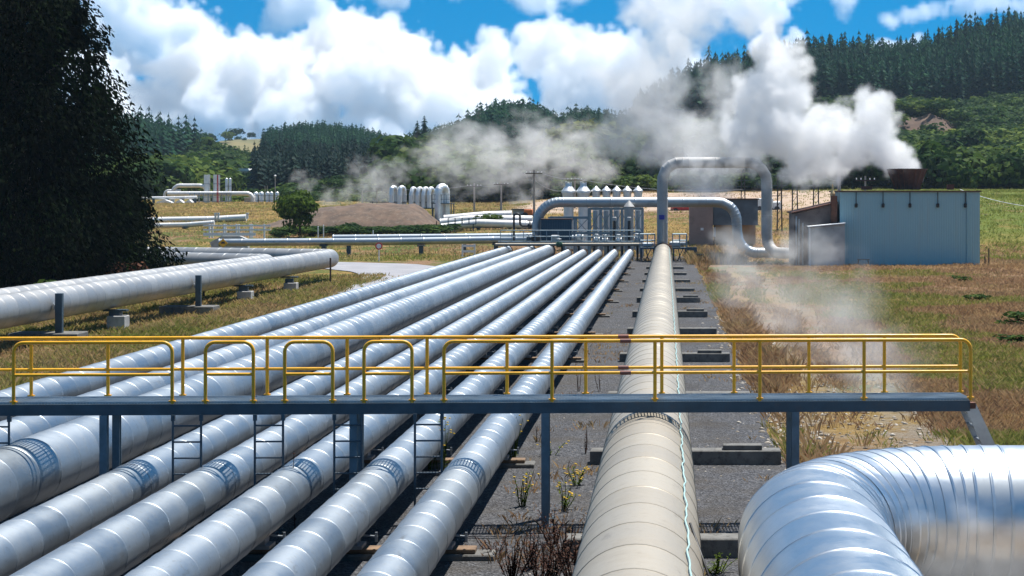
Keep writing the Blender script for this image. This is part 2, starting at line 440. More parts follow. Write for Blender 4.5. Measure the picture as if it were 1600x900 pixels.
def clad_pipe(path, r, sheet=1.0, seg=40, bead=.008, bw=.032, bend_sheet=None, seed=1, closed=True, rough_r=.002):
    """pipe wrapped in overlapping sheets: a raised lap at every joint, each sheet a shade different"""
    rr = random.Random(seed)
    path = [Vector(q) for q in path]
    L = [0.0]
    for a, b in zip(path, path[1:]): L.append(L[-1] + (b - a).length)
    def P(s):
        s = min(max(s, 0), L[-1]); i = 0
        lo, hi = 0, len(L) - 2
        while lo < hi:
            md = (lo + hi + 1) // 2
            if L[md] <= s: lo = md
            else: hi = md - 1
        t = (s - L[lo]) / max(1e-9, L[lo + 1] - L[lo]); return path[lo].lerp(path[lo + 1], t)
    def curved(s):
        a = (P(s) - P(s - .3)); b = (P(s + .3) - P(s))
        return a.length > 1e-6 and b.length > 1e-6 and a.angle(b) > .02
    st = []; s = 0.0; sid = []
    while s < L[-1] - .02:
        l = sheet * rr.uniform(.97, 1.03) if not (bend_sheet and curved(s)) else bend_sheet
        e = min(s + l, L[-1]); tone = rr.random(); off = rr.uniform(-rough_r, rough_r)
        for d, k in ((0, 0), (bw * .25, 1), (bw * .75, .8), (bw, 0), (bw + .012, 0)):
            if s + d < e: st.append((s + d, r + off + bead * k)); sid.append(tone)
        nmid = max(1, int((e - s) / .6))
        for q in range(1, nmid): st.append((s + bw + (e - s - bw) * q / nmid, r + off)); sid.append(tone)
        st.append((e - .016, r + off)); sid.append(tone); st.append((e - .004, r + off)); sid.append(tone)
        s = e
    pts = [P(q[0]) for q in st]
    mb = MB(); fr = frames(pts); vs = []; fs = []; at_ = []
    for pt, (t, u, w), (ss, rad), tn in zip(pts, fr, st, sid):
        ks = round(seg * (.29 + .05 * ((tn * 7.3) % 1)))          # long lap of this sheet, low on its side
        for k in range(seg):
            a = 2 * math.pi * k / seg; vs.append(pt + (u * math.cos(a) + w * math.sin(a)) * (rad + (.006 if k == ks else 0)))
    for i in range(len(pts) - 1):
        for k in range(seg):
            k2 = (k + 1) % seg; fs.append((i * seg + k, i * seg + k2, (i + 1) * seg + k2, (i + 1) * seg + k)); at_.append(sid[i])
    if closed:
        fs.append(tuple(range(seg - 1, -1, -1))); at_.append(.5)
        mm = (len(pts) - 1) * seg; fs.append(tuple(mm + k for k in range(seg))); at_.append(.5)
    return mb.add(vs, fs, at_)
def small_dir(dx, h):   # the gently falling bank of small pipes
    return lambda Y: Vector((dx + Y * 3 / FPX, Y, HC - h - Y * 8 / FPX))
def collar(c, d, r, w=.42, n=44):
    """ribbed expansion band round a pipe"""
    c = Vector(c); q = Vector(d).normalized().to_track_quat('Z', 'Y').to_matrix()
    base = MB(); base.lathe([(r + .004, -w / 2), (r + .028, -w / 2), (r + .028, -w / 2 + .05), (r + .012, -w / 2 + .052), (r + .012, w / 2 - .052), (r + .028, w / 2 - .05), (r + .028, w / 2), (r + .004, w / 2)], c, 48, q)
    ribs = MB()
    for k in range(n):
        a = 2 * math.pi * k / n; wd = 2 * math.pi * r / n * .58
        rot = q @ Matrix.Rotation(a, 3, 'Z')
        ribs.box(c + rot @ Vector((r + .018, 0, 0)), (.02, wd, w - .1), rot)
    return base, ribs
SLEEP = [17.5, 27.2, 36.5, 48, 60, 71.5, 83, 94.5, 106, 118, 129, 140]
def line_pipe(dx, h, r, y0, y1, label, mat, seed, collar_y=None, group='silver pipes running side by side', sheet=1.0, fn=None, name='pipeline', bead=.0065, far_flange=True, cm='collar'):
    f = fn or small_dir(dx, h)
    t = thing(name, label, 'pipe', f(y0) - Vector((0, 0, r)), 0, group)
    def loc(o): o.location = -t.location; return o
    path = [f(y) for y in np.arange(y0, y1 + .01, 3.0)] + [f(y1)]
    loc(clad_pipe(path, r, sheet, 44 if r > .5 else 36, bead, seed=seed).build('cladding', mat, t, True, 'sheet', 40))
    if collar_y:
        d = f(collar_y + 1) - f(collar_y)
        b, rb = collar(f(collar_y), d, r, .42 if r < .7 else .3, 44 if r < .45 else 64)
        cb = loc(b.build('expansion_collar', M['dark_gap'], t, True, None, 30))
        o = rb.build('rib_band', M[cm], cb)
    if far_flange:
        e = f(y1); d = (f(y1) - f(y1 - 1)).normalized(); q = d.to_track_quat('Z', 'Y').to_matrix()
        fl = MB().lathe([(r * .8, 0), (r * 1.12, 0), (r * 1.12, .12), (r * .8, .12), (r * .8, .2), (r * 1.12, .2), (r * 1.12, .32), (r * .75, .32), (r * .7, .9)], e, 28, q)
        loc(fl.build('flange', M['rust'], t, True, None, 30))
    # slide shoes with bright clamp ends at every sleeper
    for Y in SLEEP:
        if y0 < Y < y1 and r < .7:
            c = f(Y); mb = MB()
            mb.box((c.x, c.y, c.z - r - .06), (r * .55, .32, .14)); mb.box((c.x, c.y, c.z - r - .15), (r * 1.0, .42, .05))
            for sx in (-1, 1):
                mb.bar((c.x + sx * r * .45, c.y - .12, c.z - r * .92), (c.x + sx * r * 1.12, c.y - .12, c.z - r * .98), .05, .02)
                mb.tube([(c.x + sx * r * 1.06, c.y - .12, c.z - r * 1.2), (c.x + sx * r * 1.06, c.y - .12, c.z - r * .8)], .022, 6)
            loc(mb.build('pipe_shoe', M['galv'], t))
    return t
S = [(-3.45, 4.73, .368), (-4.81, 4.73, .368), (-6.2, 4.73, .368), (-7.55, 4.73, .368), (-8.9, 4.73, .368)]
ordn = ['first', 'second', 'third', 'fourth', 'fifth']
for i, (dx, h, r) in enumerate(S):
    lab = ['thin silver pipe of the bank closest to the beige pipe', 'second thin silver pipe counted from the beige pipe', 'third thin silver pipe counted from the beige pipe, middle of the five thin ones',
           'fourth thin silver pipe counted from the beige pipe', 'fifth thin silver pipe, beside the three thicker silver pipes'][i]
    line_pipe(dx, h, r, 11 + i * .6, 157, lab, M['alu'], 20 + i)
line_pipe(-10.75, 4.565, .555, 14, 160, 'thick silver pipe next to the five thin silver pipes', M['alu'], 31)
line_pipe(-12.5, 4.62, .45, 17, 162, 'silver pipe in the middle of the three thicker silver pipes', M['alu'], 32)
line_pipe(-14.6, 4.60, .42, 20, 162, 'outermost silver pipe of the bank, along the grass and the road', M['alu'], 33)
def bigf(Y):
    return Vector((-.317 + Y * -1 / FPX, Y, float(np.interp(Y, [0, 40, 80, 158], [.995, 1.02, .93, .36]))))
big = line_pipe(0, 0, .75, 9, 158, 'thick beige pipe running from the front to the far steam loop', M['beige'], 40, None, 'pipes of the plant', 1.25, bigf, 'steam_pipeline', .010, cm='concrete_pale')

# pale green cable pinned along the beige pipe, and a black hose looping off it
pts = []
for k, Y in enumerate(np.arange(9, 150, .22)):
    c = bigf(Y); wob = .012 * math.sin(Y * 7.0) + .014 * math.sin(Y * 3.1 + 1); a = R(46) + wob * 1.5
    pts.append(c + Vector((math.sin(a) * .782, 0, math.cos(a) * .782)))
o = MB().tube(pts, .012, 6).build('cable', M['cable'], None, True); tag(o, 'pale green cable running along the beige pipe', 'cable')
c0 = bigf(21.4)
hose = bend([c0 + Vector((.60, 0, .52)), c0 + Vector((.84, -.4, -.1)), c0 + Vector((1.02, -.3, -.92)), c0 + Vector((.80, .7, -.92)), c0 + Vector((1.05, 1.6, -.72)), c0 + Vector((1.32, 1.3, -.62)), c0 + Vector((1.42, .6, -.98))], .22, 6)
o = MB().tube(hose, .016, 8).build('hose', M['black'], None, True); tag(o, 'thin black hose looping from the beige pipe to the elbow pipe', 'hose')

# foreground elbow pipe, right
path = bend([(1.76, 8, HC - 4.28), (1.76, 23.9, HC - 4.28), (30, 24.4, HC - 4.28)], 2.35, 26)
t = thing('elbow_pipe', 'large shiny silver pipe bending to the right in front of the walkway', 'pipe', (1.76, 23.9, HC - 5.2), 0, 'pipes of the plant')
o = clad_pipe(path, .92, 1.0, 72, .010, .04, .24, 55, rough_r=.002).build('cladding', M['alu_shiny'], t, True, 'sheet', 40); o.location = -t.location
mb = MB()
for a_, b_ in zip(*(lambda L: (L, L[1:]))([(4.4 + k * .4, 24.0 + (4.4 + k * .4 - 1.76) * .0177) for k in range(64)])):
    mb.bar((a_[0], a_[1] - .895, HC - 4.55), (b_[0] - .004, b_[1] - .895, HC - 4.55), .03, .05)
o = mb.build('seam_strip', M['collar'], t); o.location = -t.location
mb = MB()
for (X_, Y_) in ((1.76, 12.5), (1.76, 18.5), (6.0, 24.0), (12, 24.1)):
    mb.box((X_, Y_, .1), (1.3, .5, .36), None, .02)
o = mb.build('plinth', M['concrete'], t); o.location = -t.location

# two grey pipes on the left with an elbow, turning away
def leftf(X0, h): return lambda Y: Vector((X0 + (Y - 70) * .0145, Y, HC - h - Y * 8 / FPX))
lf = leftf(-23.7, 4.0); lf2 = leftf(-25.5, 4.0)
a = lf(123)
path = bend([lf(40), lf(60), lf(90), a, Vector((a.x - 13, 129.5, a.z - .05)), Vector((-95, 150, a.z + .1))], [60, 60, 1.9, 20], 14)
t = thing('bend_pipe', 'thick grey pipe on posts left of the silver pipes, with an elbow', 'pipe', lf(60) - Vector((0, 0, .61)), 0, 'twin grey pipes by the dark tree')
o = clad_pipe(path, .61, 1.05, 40, .009, .05, .35, 61).build('cladding', M['alu_big'], t, True, 'sheet', 40); o.location = -t.location
def guide_post(Y, n):
    c = lf(Y); gz = g(c.x + 1, Y)
    u = thing('guide_post', ['blue grey steel guide post clamped to the grey pipe, on a long dark slab', 'blue grey steel guide post farther along the grey pipe, on a raised slab'][n], 'post', (c.x + .85, Y, gz), 0, 'steel guide posts of the grey pipe')
    MB().box((0, 0, .95), (.26, .2, 1.9), None, .01).build('post', M['steel'], u)
    MB().box((-.5, .25, .16), (2.6, 1.3, .5), None, .03).build('slab', M['concrete'], u)
    mb = MB(); mb.box((-.14, 0, 1.35), (.1, .12, .12)); mb.tube([(-.12, 0, 1.35), (-.28, .1, 1.55), (-.45, .16, 1.72)], .02, 6); mb.build('clamp', M['galv'], u)
guide_post(67.5, 0); guide_post(86.5, 1)
for n, Y in enumerate((75.5, 97, 108)):
    c = lf(Y); gz = g(c.x, Y)
    u = thing('pipe_pedestal', ['pale concrete pedestal under the grey pipe between its two guide posts', 'short concrete pedestal under the grey pipe just past the second guide post', 'farthest concrete pedestal under the grey pipe, near the elbow'][n], 'pedestal', (c.x + .2, Y, gz), 0, 'concrete pedestals of the grey pipe')
    MB().box((.3, 0, .2), (.75, .7, .8), None, .03).build('block', M['concrete_pale'], u)
    mb = MB(); mb.box((.2, 0, .7), (.45, .4, .3)); mb.box((.2, 0, c.z - gz - .66), (1.0, .35, .08)); mb.build('saddle', M['steel'], u)
c = lf(118.5); u = thing('support_post', 'thin steel prop under the elbow of the grey pipe', 'post', (c.x + .75, 118.5, g(c.x, 118.5)))
mb = MB(); mb.tube([(0, 0, -.1), (0, 0, c.z - u.location.z + .15)], .06, 8); mb.box((0, 0, .03), (.3, .3, .06)); mb.build('prop', M['brown_dark'], u)
a = lf2(112)
path = bend([lf2(38), lf2(60), lf2(90), a, Vector((a.x - 9, 117, a.z)), Vector((-95, 142, a.z + .1))], [60, 60, 1.6, 20], 12)
t = thing('bend_pipe', 'grey pipe behind the elbowed grey pipe, mostly hidden by it', 'pipe', lf2(60) - Vector((0, 0, .6)), 0, 'twin grey pipes by the dark tree')
o = clad_pipe(path, .6, 1.05, 36, .009, .05, .35, 62).build('cladding', M['alu_big'], t, True, 'sheet', 40); o.location = -t.location

# sleepers under the banks of pipes
def sleeper(label, X0, X1, Y, top, group, blocks=(), h=.34):
    gz = g((X0 + X1) / 2, Y); u = thing('concrete_sleeper', label, 'sleeper', ((X0 + X1) / 2, Y, gz), 0, group)
    MB().box((0, 0, (top + -.12) / 2), (X1 - X0, .46, top + .12), None, .02).build('beam', M['concrete'], u)
    for bx, bw_, bh, mt in blocks:
        MB().box((bx - (X0 + X1) / 2, 0, top + bh / 2 + .002), (bw_, .3, bh), None, .012).build('packing_block', M[mt], u)
    return u
for n, Y in enumerate(SLEEP):
    w = 'before' if Y < 30 else 'beyond'; k = n if Y < 30 else n - 2
    nm = ['first', 'second', 'third', 'fourth', 'fifth', 'sixth', 'seventh', 'eighth', 'ninth', 'tenth'][min(9, (1 - n) if Y < 30 else n - 2)]
    xs_ = [small_dir(dx, h)(Y).x for dx, h, r in S]; bot = small_dir(*S[0][:2])(Y).z - .368 - .175 - g(-6, Y)
    tp = max(.1, bot - .1)
    sleeper(f'concrete sleeper under the five thin pipes, {nm} one {w} the walkway', xs_[-1] - .7, xs_[0] + .72 + .1 * (n % 2), Y, tp, 'sleepers under the thin pipes', [(x_ + .1, .85, bot - tp - .004, 'timber') for x_ in xs_])
    if Y > 30 or n == 1:
        l3 = small_dir(-14.6, 4.6)(Y); l1 = small_dir(-10.75, 4.565)(Y)
        sleeper(f'concrete sleeper under the three thicker pipes, {nm} one {w} the walkway', l3.x - .6, l1.x + .75, Y, max(.1, l1.z - .555 - .175 - g(l1.x, Y) - .003), 'sleepers under the thicker pipes')
    b = bigf(Y)
    wid = 1.3 if n < 2 else 2.35 - .01 * (Y - 36)
    top = max(.12, b.z - .75 - g(b.x, Y) - .004) if Y < 100 else .2
    s_ = sleeper(f'concrete sleeper under the beige pipe, {nm} one {w} the walkway', b.x - 1.25, wid, Y + (n % 3) * .25, min(top, .3), 'sleepers under the beige pipe', [((b.x + wid) / 2 + .55, .8, .1, 'concrete')] if n in (2, 4, 6, 7) else [])

# ------------------------------------------------------------------ walkway
th = .0405
W = thing('walkway', 'blue grey steel walkway with yellow guardrails crossing above the pipes', 'walkway', (ax(1516, 30), 30, 0), th)
def wx_(px, yl=0.0):
    k = (px - 1042) / FPX; x0 = ax(1516, 30); return (k * (30 + yl) - x0) / (1 - .0405 * k)
LEFT = wx_(-140); DW = .9; ZD = HC - 3.44
mb = MB()
for yy in (.03, DW - .03):   # edge channels
    sg = 1 if yy < .4 else -1
    mb.box((LEFT / 2, yy, ZD - .1), (-LEFT, .012, .18))
    for dz in (-.185, -.015): mb.box((LEFT / 2, yy + sg * .035, ZD + dz), (-LEFT, .07, .012))
k = LEFT + .5
while k < -.2: mb.box((k, DW / 2, ZD - .1), (.05, DW - .16, .1)); k += 1.2
mb.box((-.006, DW / 2, ZD - .1), (.012, DW - .02, .17))
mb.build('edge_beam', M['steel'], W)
mb = MB(); k = LEFT
while k < -.02:                      # cross bars of the grating
    mb.box((k, DW / 2, ZD + .012), (.011, DW - .1, .03)); k += .052
for j in range(12): mb.box((LEFT / 2, .06 + j * (DW - .12) / 11, ZD + .018), (-LEFT, .006, .034))
mb.build('grating', M['grating'], W)
def rail(name_pts, r=.026): return MB().tube(name_pts, r, 10)
ZT, ZM = 3.02, 2.49
def hoop(pxs, yl, openleft=False, openright=False):
    """one guardrail panel: bent top rail, knee rail and posts"""
    u = bpy.data.objects.new('guardrail', None); COL.objects.link(u); u.parent = W
    xs_ = [wx_(q, yl) for q in pxs]; a, b = xs_[0], xs_[-1]
    pts = [] if openleft else [(a, yl, ZD)]
    pts += [(a, yl, ZT), (b, yl, ZT)]
    if not openright: pts.append((b, yl, ZD))
    MB().tube(bend(pts, .16, 6), .03, 10).build('top_rail', M['yellow'], u, True, None, 40)
    MB().tube([(a, yl, ZM), (b, yl, ZM)], .026, 10).build('knee_rail', M['yellow'], u, True, None, 40)
    for j, q in enumerate(xs_):
        end = (j == 0 and not openleft) or (j == len(xs_) - 1 and not openright)
        mb = MB()
        if not end: mb.tube([(q, yl, ZD), (q, yl, ZT)], .03, 10)
        mb.box((q, yl, ZD + .045), (.11, .07, .02))
        mb.build('post', M['yellow'], u, True, None, 40)
for q in ((-130, -25), (20, 268), (320, 395), (444, 519), (568, 643), (693, 862, 1023, 1187, 1350, 1516.5)): hoop(q, .0)
hoop((-128, 51, 171, 288, 420, 545, 670, 795, 918, 1037, 1150, 1267, 1385, 1504), DW, True, False)
for px in (977,):                      # rusty couplings
    mb = MB()
    for yl in (0, DW):
        for z_ in (ZT, ZM): mb.tube([(wx_(px, yl) - .09, yl, z_), (wx_(px, yl) + .09, yl, z_)], .036, 10)
    mb.build('rail_coupling', M['rust_red'], W, True, None, 40)
for px in (160, 551, 851, 1243, -200):
    for yl in (.06, DW - .06):
        q = wx_(px, 0)
        wy = 30 + q * .0405; wxw = ax(1516, 30) + q
        gz = g(wxw, wy + yl); mb = MB()
        mb.box((q, yl, (ZD - .19 + gz) / 2), (.012, .096, ZD - .19 - gz))
        for sx in (-1, 1): mb.box((q, yl + sx * .054, (ZD - .19 + gz) / 2), (.125, .012, ZD - .19 - gz))
        mb.box((q, yl, gz + .02), (.24, .24, .03))
        if q > LEFT: mb.build('leg', M['steel_leg'], W)
for a, b in ((-30, 14), (270, 314), (398, 442), (522, 565), (648, 690)):
    mb = MB(); a, b = wx_(a), wx_(b)
    for q in (a, b):
        mb.tube([(q, -.04, ZD - .24), (q, -.04, .02)], .02, 8); mb.box((q, -.02, ZD - .23), (.06, .06, .1))
    for j in range(7): mb.tube([(a, -.04, ZD - .36 - j * .265), (b, -.04, ZD - .36 - j * .265)], .015, 6)
    mb.build('ladder', M['steel'], W)
mb = MB(); x1 = .95
for yl in (.12, DW - .12): mb.bar((.03, yl, ZD - .12), (x1, yl, -.06), .04, .2)
for j in range(8):
    f_ = (j + .5) / 8; mb.box((.03 + (x1 - .03) * f_, DW / 2, ZD - .12 + (-.06 - ZD + .12) * f_), (.2, DW - .26, .03))
mb.build('stair', M['galv'], W)
MB().box((.04, .1, ZD - .1), (.12, .14, .1)).build('bracket', M['rust'], W)
# ------------------------------------------------------------------ horizontal pipe pair beyond the road
def run_pipe(name, label, path, r, mat, group=None, sheet=2.2, seg=24, seed=3, posts=(), post_to=None, cat='pipe', bs_=.5, bead=.02):
    path = [Vector(q) for q in path]
    t = thing(name, label, cat, path[0] - Vector((0, 0, r)), 0, group)
    o = clad_pipe(path, r, sheet, seg, bead, .12, bs_, seed).build('cladding', mat, t, True, 'sheet', 40); o.location = -t.location
    for px_, py_, pz_ in posts:
        gz = post_to(px_, py_) if post_to else g(px_, py_)
        mb = MB(); mb.box((px_, py_, (pz_ + gz) / 2), (.4, .4, pz_ - gz)); mb.box((px_, py_, pz_), (.7, .9, .1))
        o = mb.build('support', M['steel'], t); o.location = -t.location
    return t
Y1 = 172
def hz(py, Y): return az(py, Y)
run_pipe('service_pipe', 'near silver pipe of the pair running across behind the road', [(ax(342, Y1), Y1, hz(379, Y1)), (ax(600, Y1), Y1, hz(377.5, Y1)), (ax(836, Y1), Y1, hz(374, Y1)), (ax(905, Y1), Y1, hz(373, Y1))], .36, M['alu'], 'pair of pipes across the road', posts=[(ax(658, Y1), Y1, hz(384, Y1)), (ax(506, Y1), Y1, hz(384, Y1)), (ax(775, Y1), Y1, hz(382, Y1))])
Y2 = 177
run_pipe('service_pipe', 'far silver pipe of the pair running across behind the road', [(ax(520, Y2), Y2, hz(372, Y2)), (ax(700, Y2), Y2, hz(370.5, Y2)), (ax(905, Y2), Y2, hz(368, Y2))], .33, M['alu'], 'pair of pipes across the road', posts=[(ax(545, Y2), Y2, hz(377, Y2)), (ax(725, Y2), Y2, hz(376, Y2))])
# ------------------------------------------------------------------ steam main with elbows
YM = 164
rM = .46
pz = hz(316, YM)
path = bend([(ax(839, YM), YM, hz(376, YM)), (ax(839, YM), YM, pz), (ax(1150, YM), YM, pz), (ax(1176, YM), YM, pz - .5), (ax(1168, YM), YM, hz(394, YM)), (ax(1208, YM), YM, hz(396, YM))], [1.9, .001, 1.0, 1.2], 12)
path = bend([(ax(839, YM), YM, hz(376, YM)), (ax(839, YM), YM, pz), (ax(1149, YM), YM, pz), (ax(1154, YM), YM, hz(395, YM)), (ax(1212, YM), YM, hz(395, YM))], [2.1, 1.75, 1.8], 14)
t = run_pipe('steam_main', 'long silver pipe raised on frames in front of the capped vessels', path, rM, M['alu'], 'pipes of the plant', 2.2, 28, 77, bs_=.3)
# vertical expansion loop at the end of the beige pipe
YL = 158.5
rl = .48
path = bend([(ax(1035, YL), YL, hz(392, YL)), (ax(1035, YL), YL, hz(254, YL)), (ax(1198, YL), YL, hz(254, YL)), (ax(1198, YL), YL, hz(395, YL)), (ax(1262, 155), 155, hz(396, 155))], [1.6, 1.75, 1.5], 14)
t = run_pipe('steam_loop', 'tall grey pipe loop standing at the far end of the beige pipe', path, rl, M['grey_pipe'], 'pipes of the plant', 2.4, 28, 78, bs_=.55)
mb = MB(); mb.lathe([(.0, 0), (.24, 0), (.26, .32), (.26, .4), (0, .4)], (0, 0, 0), 16); o = mb.build('blue_cap', M['blue_pl'], t); o.location = at(1034, 343, YL - .75) - t.location
mb = MB(); mb.tube([(0, 0, -1.9), (0, 0, 0)], .2, 14); o = mb.build('level_column', M['grey_pipe'], t, True, None, 40); o.location = at(1034, 343, YL - .75) - t.location
mb = MB(); mb.lathe([(.5, 0), (.82, 0), (.82, .14), (.55, .14), (.55, .24), (.82, .24), (.82, .38), (.5, .38)], (0, 0, 0), 24); o = mb.build('flange', M['rust'], t); o.location = Vector((ax(1035, YL), YL, hz(390, YL))) - t.location
# ------------------------------------------------------------------ capped vessels
def vessel(px, label, hat, r, top_py):
    Y = 181; x_ = ax(px, Y); gz = g(x_, Y); zt = hz(top_py, Y) - gz
    t = thing('capped_vessel', label, 'vessel', (x_, Y, gz), 0, 'capped vessels behind the steam main')
    sh_ = zt - (.85 if hat else .46)
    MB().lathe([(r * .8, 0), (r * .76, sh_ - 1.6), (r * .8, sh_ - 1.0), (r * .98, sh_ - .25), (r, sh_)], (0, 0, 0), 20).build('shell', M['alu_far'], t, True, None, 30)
    if hat:
        MB().lathe([(r * .9, sh_ - .18), (r * 1.12, sh_ - .16), (r * 1.12, sh_ + .04), (r * .5, sh_ + .55), (r * .46, zt), (0, zt + .04)], (0, 0, 0), 20).build('cap', M['alu_far'], t, True, None, 30)
        mb = MB(); mb.tube([(-r * .42, -r * .3, sh_ + .4), (-r * .42, -r * .3, zt + .12), (r * .42, -r * .3, zt + .12), (r * .42, -r * .3, sh_ + .4)], .05, 6); mb.build('lifting_frame', M['white'], t)
    else:
        MB().lathe([(r * .9, sh_ - .14), (r * 1.14, sh_ - .12), (r * 1.14, sh_ + .02), (.03, zt), (0, zt)], (0, 0, 0), 20).build('cap', M['alu_far'], t, True, None, 30)
vessel(888.5, 'wide capped vessel at the left end of the vessel row', True, .66, 286)
vessel(911.5, 'wide capped vessel, second in the row, beside the narrow pointed ones', True, .66, 286)
for k, px in enumerate((931.5, 947.5, 963.5, 980, 997)):
    vessel(px, ['narrow vessel with pointed cap next to the wide vessels', 'second narrow pointed vessel counted from the wide vessels', 'narrow pointed vessel in the middle of the five', 'fourth narrow pointed vessel counted from the wide vessels', 'narrow pointed vessel at the end nearest the grey loop'][k], False, .43, 290.5)
# steel frame around the vessels: columns, cross braces
t = thing('steel_frame', 'blue grey braced steel frame carrying the long silver pipe', 'frame', (ax(945, 168), 168, g(-6, 168)))
def lt(p_): return Vector(p_) - t.location
zt_ = hz(326, 168); zb = g(-6, 168); zm = hz(340, 168)
cols = [860, 880, 899, 921, 939, 955, 972, 988, 1004]
for j, px in enumerate(cols):
    z1 = zm if j < 3 else zt_
    for yy in (166.5, 169.5): MB().bar(lt((ax(px, 168), yy, zb)), lt((ax(px, 168), yy, z1)), .2, .2).build('column', M['steel_pale'] if j % 2 else M['galv'], t)
mb = MB()
for yy in (166.5, 169.5):
    mb.bar(lt((ax(920, 168), yy, zt_)), lt((ax(1005, 168), yy, zt_)), .14, .2); mb.bar(lt((ax(858, 168), yy, zm)), lt((ax(921, 168), yy, zm)), .14, .2)
    mb.bar(lt((ax(858, 168), yy, hz(364, 168))), lt((ax(1005, 168), yy, hz(364, 168))), .1, .14)
mb.build('beam', M['steel_pale'], t)
mb = MB()
for a, b in zip(cols, cols[1:]):
    for (p0, p1) in ((a, b), (b, a)):
        mb.bar(lt((ax(p0, 168), 166.4, hz(363, 168))), lt((ax(p1, 168), 166.4, (zm if a < 900 else hz(331, 168)))), .06, .06)
mb.build('brace', M['steel_pale'], t)
# vertical riser pipes between the frame columns
for k, (px, m_, r_) in enumerate(((930, 'galv', .22), (947, 'galv', .22), (963, 'galv', .22), (983, 'grey_pipe', .42), (997, 'galv', .2))):
    t = thing('riser_pipe', ['silver riser pipe between the frame and the second vessel', 'silver riser pipe below the second narrow vessel', 'silver riser pipe in front of the middle narrow vessel', 'fat grey riser pipe with a pointed top under the steam main', 'thin riser pipe at the frame end next to the grey loop'][k], 'pipe', (ax(px, 171 if k != 3 else 163), 171 if k != 3 else 163, g(-6, 170)), 0, 'riser pipes of the vessel frame')
    zz = hz(330 if k != 3 else 322, 168) - t.location.z
    MB().tube([(0, 0, 0), (0, 0, zz)], r_, 14).build('pipe', M[m_], t, True, None, 40)
    if k == 3: MB().lathe([(r_, zz - .02), (r_ * 1.2, zz - .02), (.05, zz + .55), (0, zz + .55)], (0, 0, 0), 14).build('cap', M['grey_pipe'], t, True, None, 30)
    else:
        [MB().lathe([(0, q_), (r_ * 1.7, q_), (r_ * 1.7, q_ + .15), (0, q_ + .15)], (0, 0, 0), 12).build('flange', M['steel'], t) for q_ in (.9, 1.7)]
for k, px in enumerate((960, 983)):
    t = thing('vent_stack', ['black slim vent stack with pale top, left one of two', 'black slim vent stack with pale top, nearer the grey loop'][k], 'vent', (ax(px, 161.5), 161.5, hz(378, 161.5)), 0, 'black vent stacks on the manifold deck')
    h_ = (378 - 344) * 161.5 / FPX
    MB().tube([(0, 0, -.6), (0, 0, h_)], .13, 10).build('pipe', M['black'], t, True, None, 40)
    MB().lathe([(0, h_ - .05), (.19, h_ - .05), (.19, h_ + .22), (.13, h_ + .3), (0, h_ + .3)], (0, 0, 0), 12).build('tip', M['concrete_pale'], t)
# manifold deck with header pipe, handrail, valves
YD = 159.5; zd = hz(378, YD)
t = thing('manifold_deck', 'long narrow steel deck with pale handrail across the pipe ends', 'platform', (ax(900, YD), YD, g(-6, YD)))
def lt(p_): return Vector(p_) - t.location
xa, xb = ax(778, YD), ax(1000, YD)
MB().box(lt(((xa + xb) / 2, YD + .5, zd)), (xb - xa, 1.0, .12)).build('deck', M['steel_pale'], t)
mb = MB(); zr = hz(360, YD); zk = hz(369.5, YD)
for z_ in (zr, zk): mb.tube([lt((ax(782, YD), YD, z_)), lt((xb, YD, z_))], .04, 6)
for px in range(782, 1001, 18): mb.tube([lt((ax(px, YD), YD, zd)), lt((ax(px, YD), YD, zr))], .03, 6)
mb.build('handrail', M['steel_pale'], t)
for px in (790, 826, 853, 878, 904, 928, 950, 972, 996):
    mb = MB()
    for yy in (YD + .1, YD + .9): mb.bar(lt((ax(px, YD), yy, g(ax(px, YD), YD) - .1)), lt((ax(px, YD), yy, zd - .06)), .16, .16)
    mb.build('leg', M['black'] if px > 840 else M['steel'], t)
run_pipe('header_pipe', 'thin cream pipe running along the front of the manifold deck', [(ax(774, YD - .6), YD - .6, hz(382, YD)), (ax(1002, YD - .6), YD - .6, hz(381.5, YD))], .13, M['beige'], 'pipes of the plant', 3.0, 12, 5, bead=.006)
vl = ['valve on the deck end beside the black gooseneck', 'black wheel valve at the foot of the steam main', 'green valve on the cream header pipe', 'silver valve between the cabinet and the frame', 'silver valve before the second frame bay', 'silver valve before the middle frame bay', 'silver valve under the black vent stacks', 'silver valve at the end of the deck']
for k, (px, py, c_, r_) in enumerate(((826, 373, 'steel', .2), (837, 373, 'black', .34), (873.5, 382, 'green_pl', .24), (905, 371, 'alu_far', .3), (932, 374, 'alu_far', .22), (945, 375, 'alu_far', .22), (966, 375, 'alu_far', .24), (995, 374, 'galv', .24))):
    Yv = YD + (-.7 if py > 380 else .45); v_ = thing('valve', vl[k], 'valve', at(px, py, Yv), 0, 'valves on the manifold deck')
    MB().lathe([(0, -r_), (r_ * .7, -r_ * .9), (r_, -r_ * .3), (r_, r_ * .3), (r_ * .7, r_ * .9), (0, r_)], (0, 0, 0), 14).build('body', M[c_], v_, True, None, 40)
    mb = MB(); mb.tube([(0, 0, r_ * .8), (0, 0, r_ * 2)], .04, 6)
    ring = [(math.cos(a) * r_ * .9, math.sin(a) * r_ * .9, r_ * 2) for a in np.linspace(0, 6.283, 15)]
    mb.tube(ring, .035, 6, False); mb.bar((-r_ * .9, 0, r_ * 2), (r_ * .9, 0, r_ * 2), .04); mb.build('handwheel', M['galv'] if c_ != 'black' else M['black'], v_)
    for s_ in (-1, 1): MB().lathe([(0, 0), (r_ * .95, 0), (r_ * .95, .06), (0, .06)], (s_ * r_ * 1.1 - .03 * s_, 0, 0), 14, Matrix.Rotation(math.pi / 2, 3, 'Y')).build('flange', M[c_], v_)
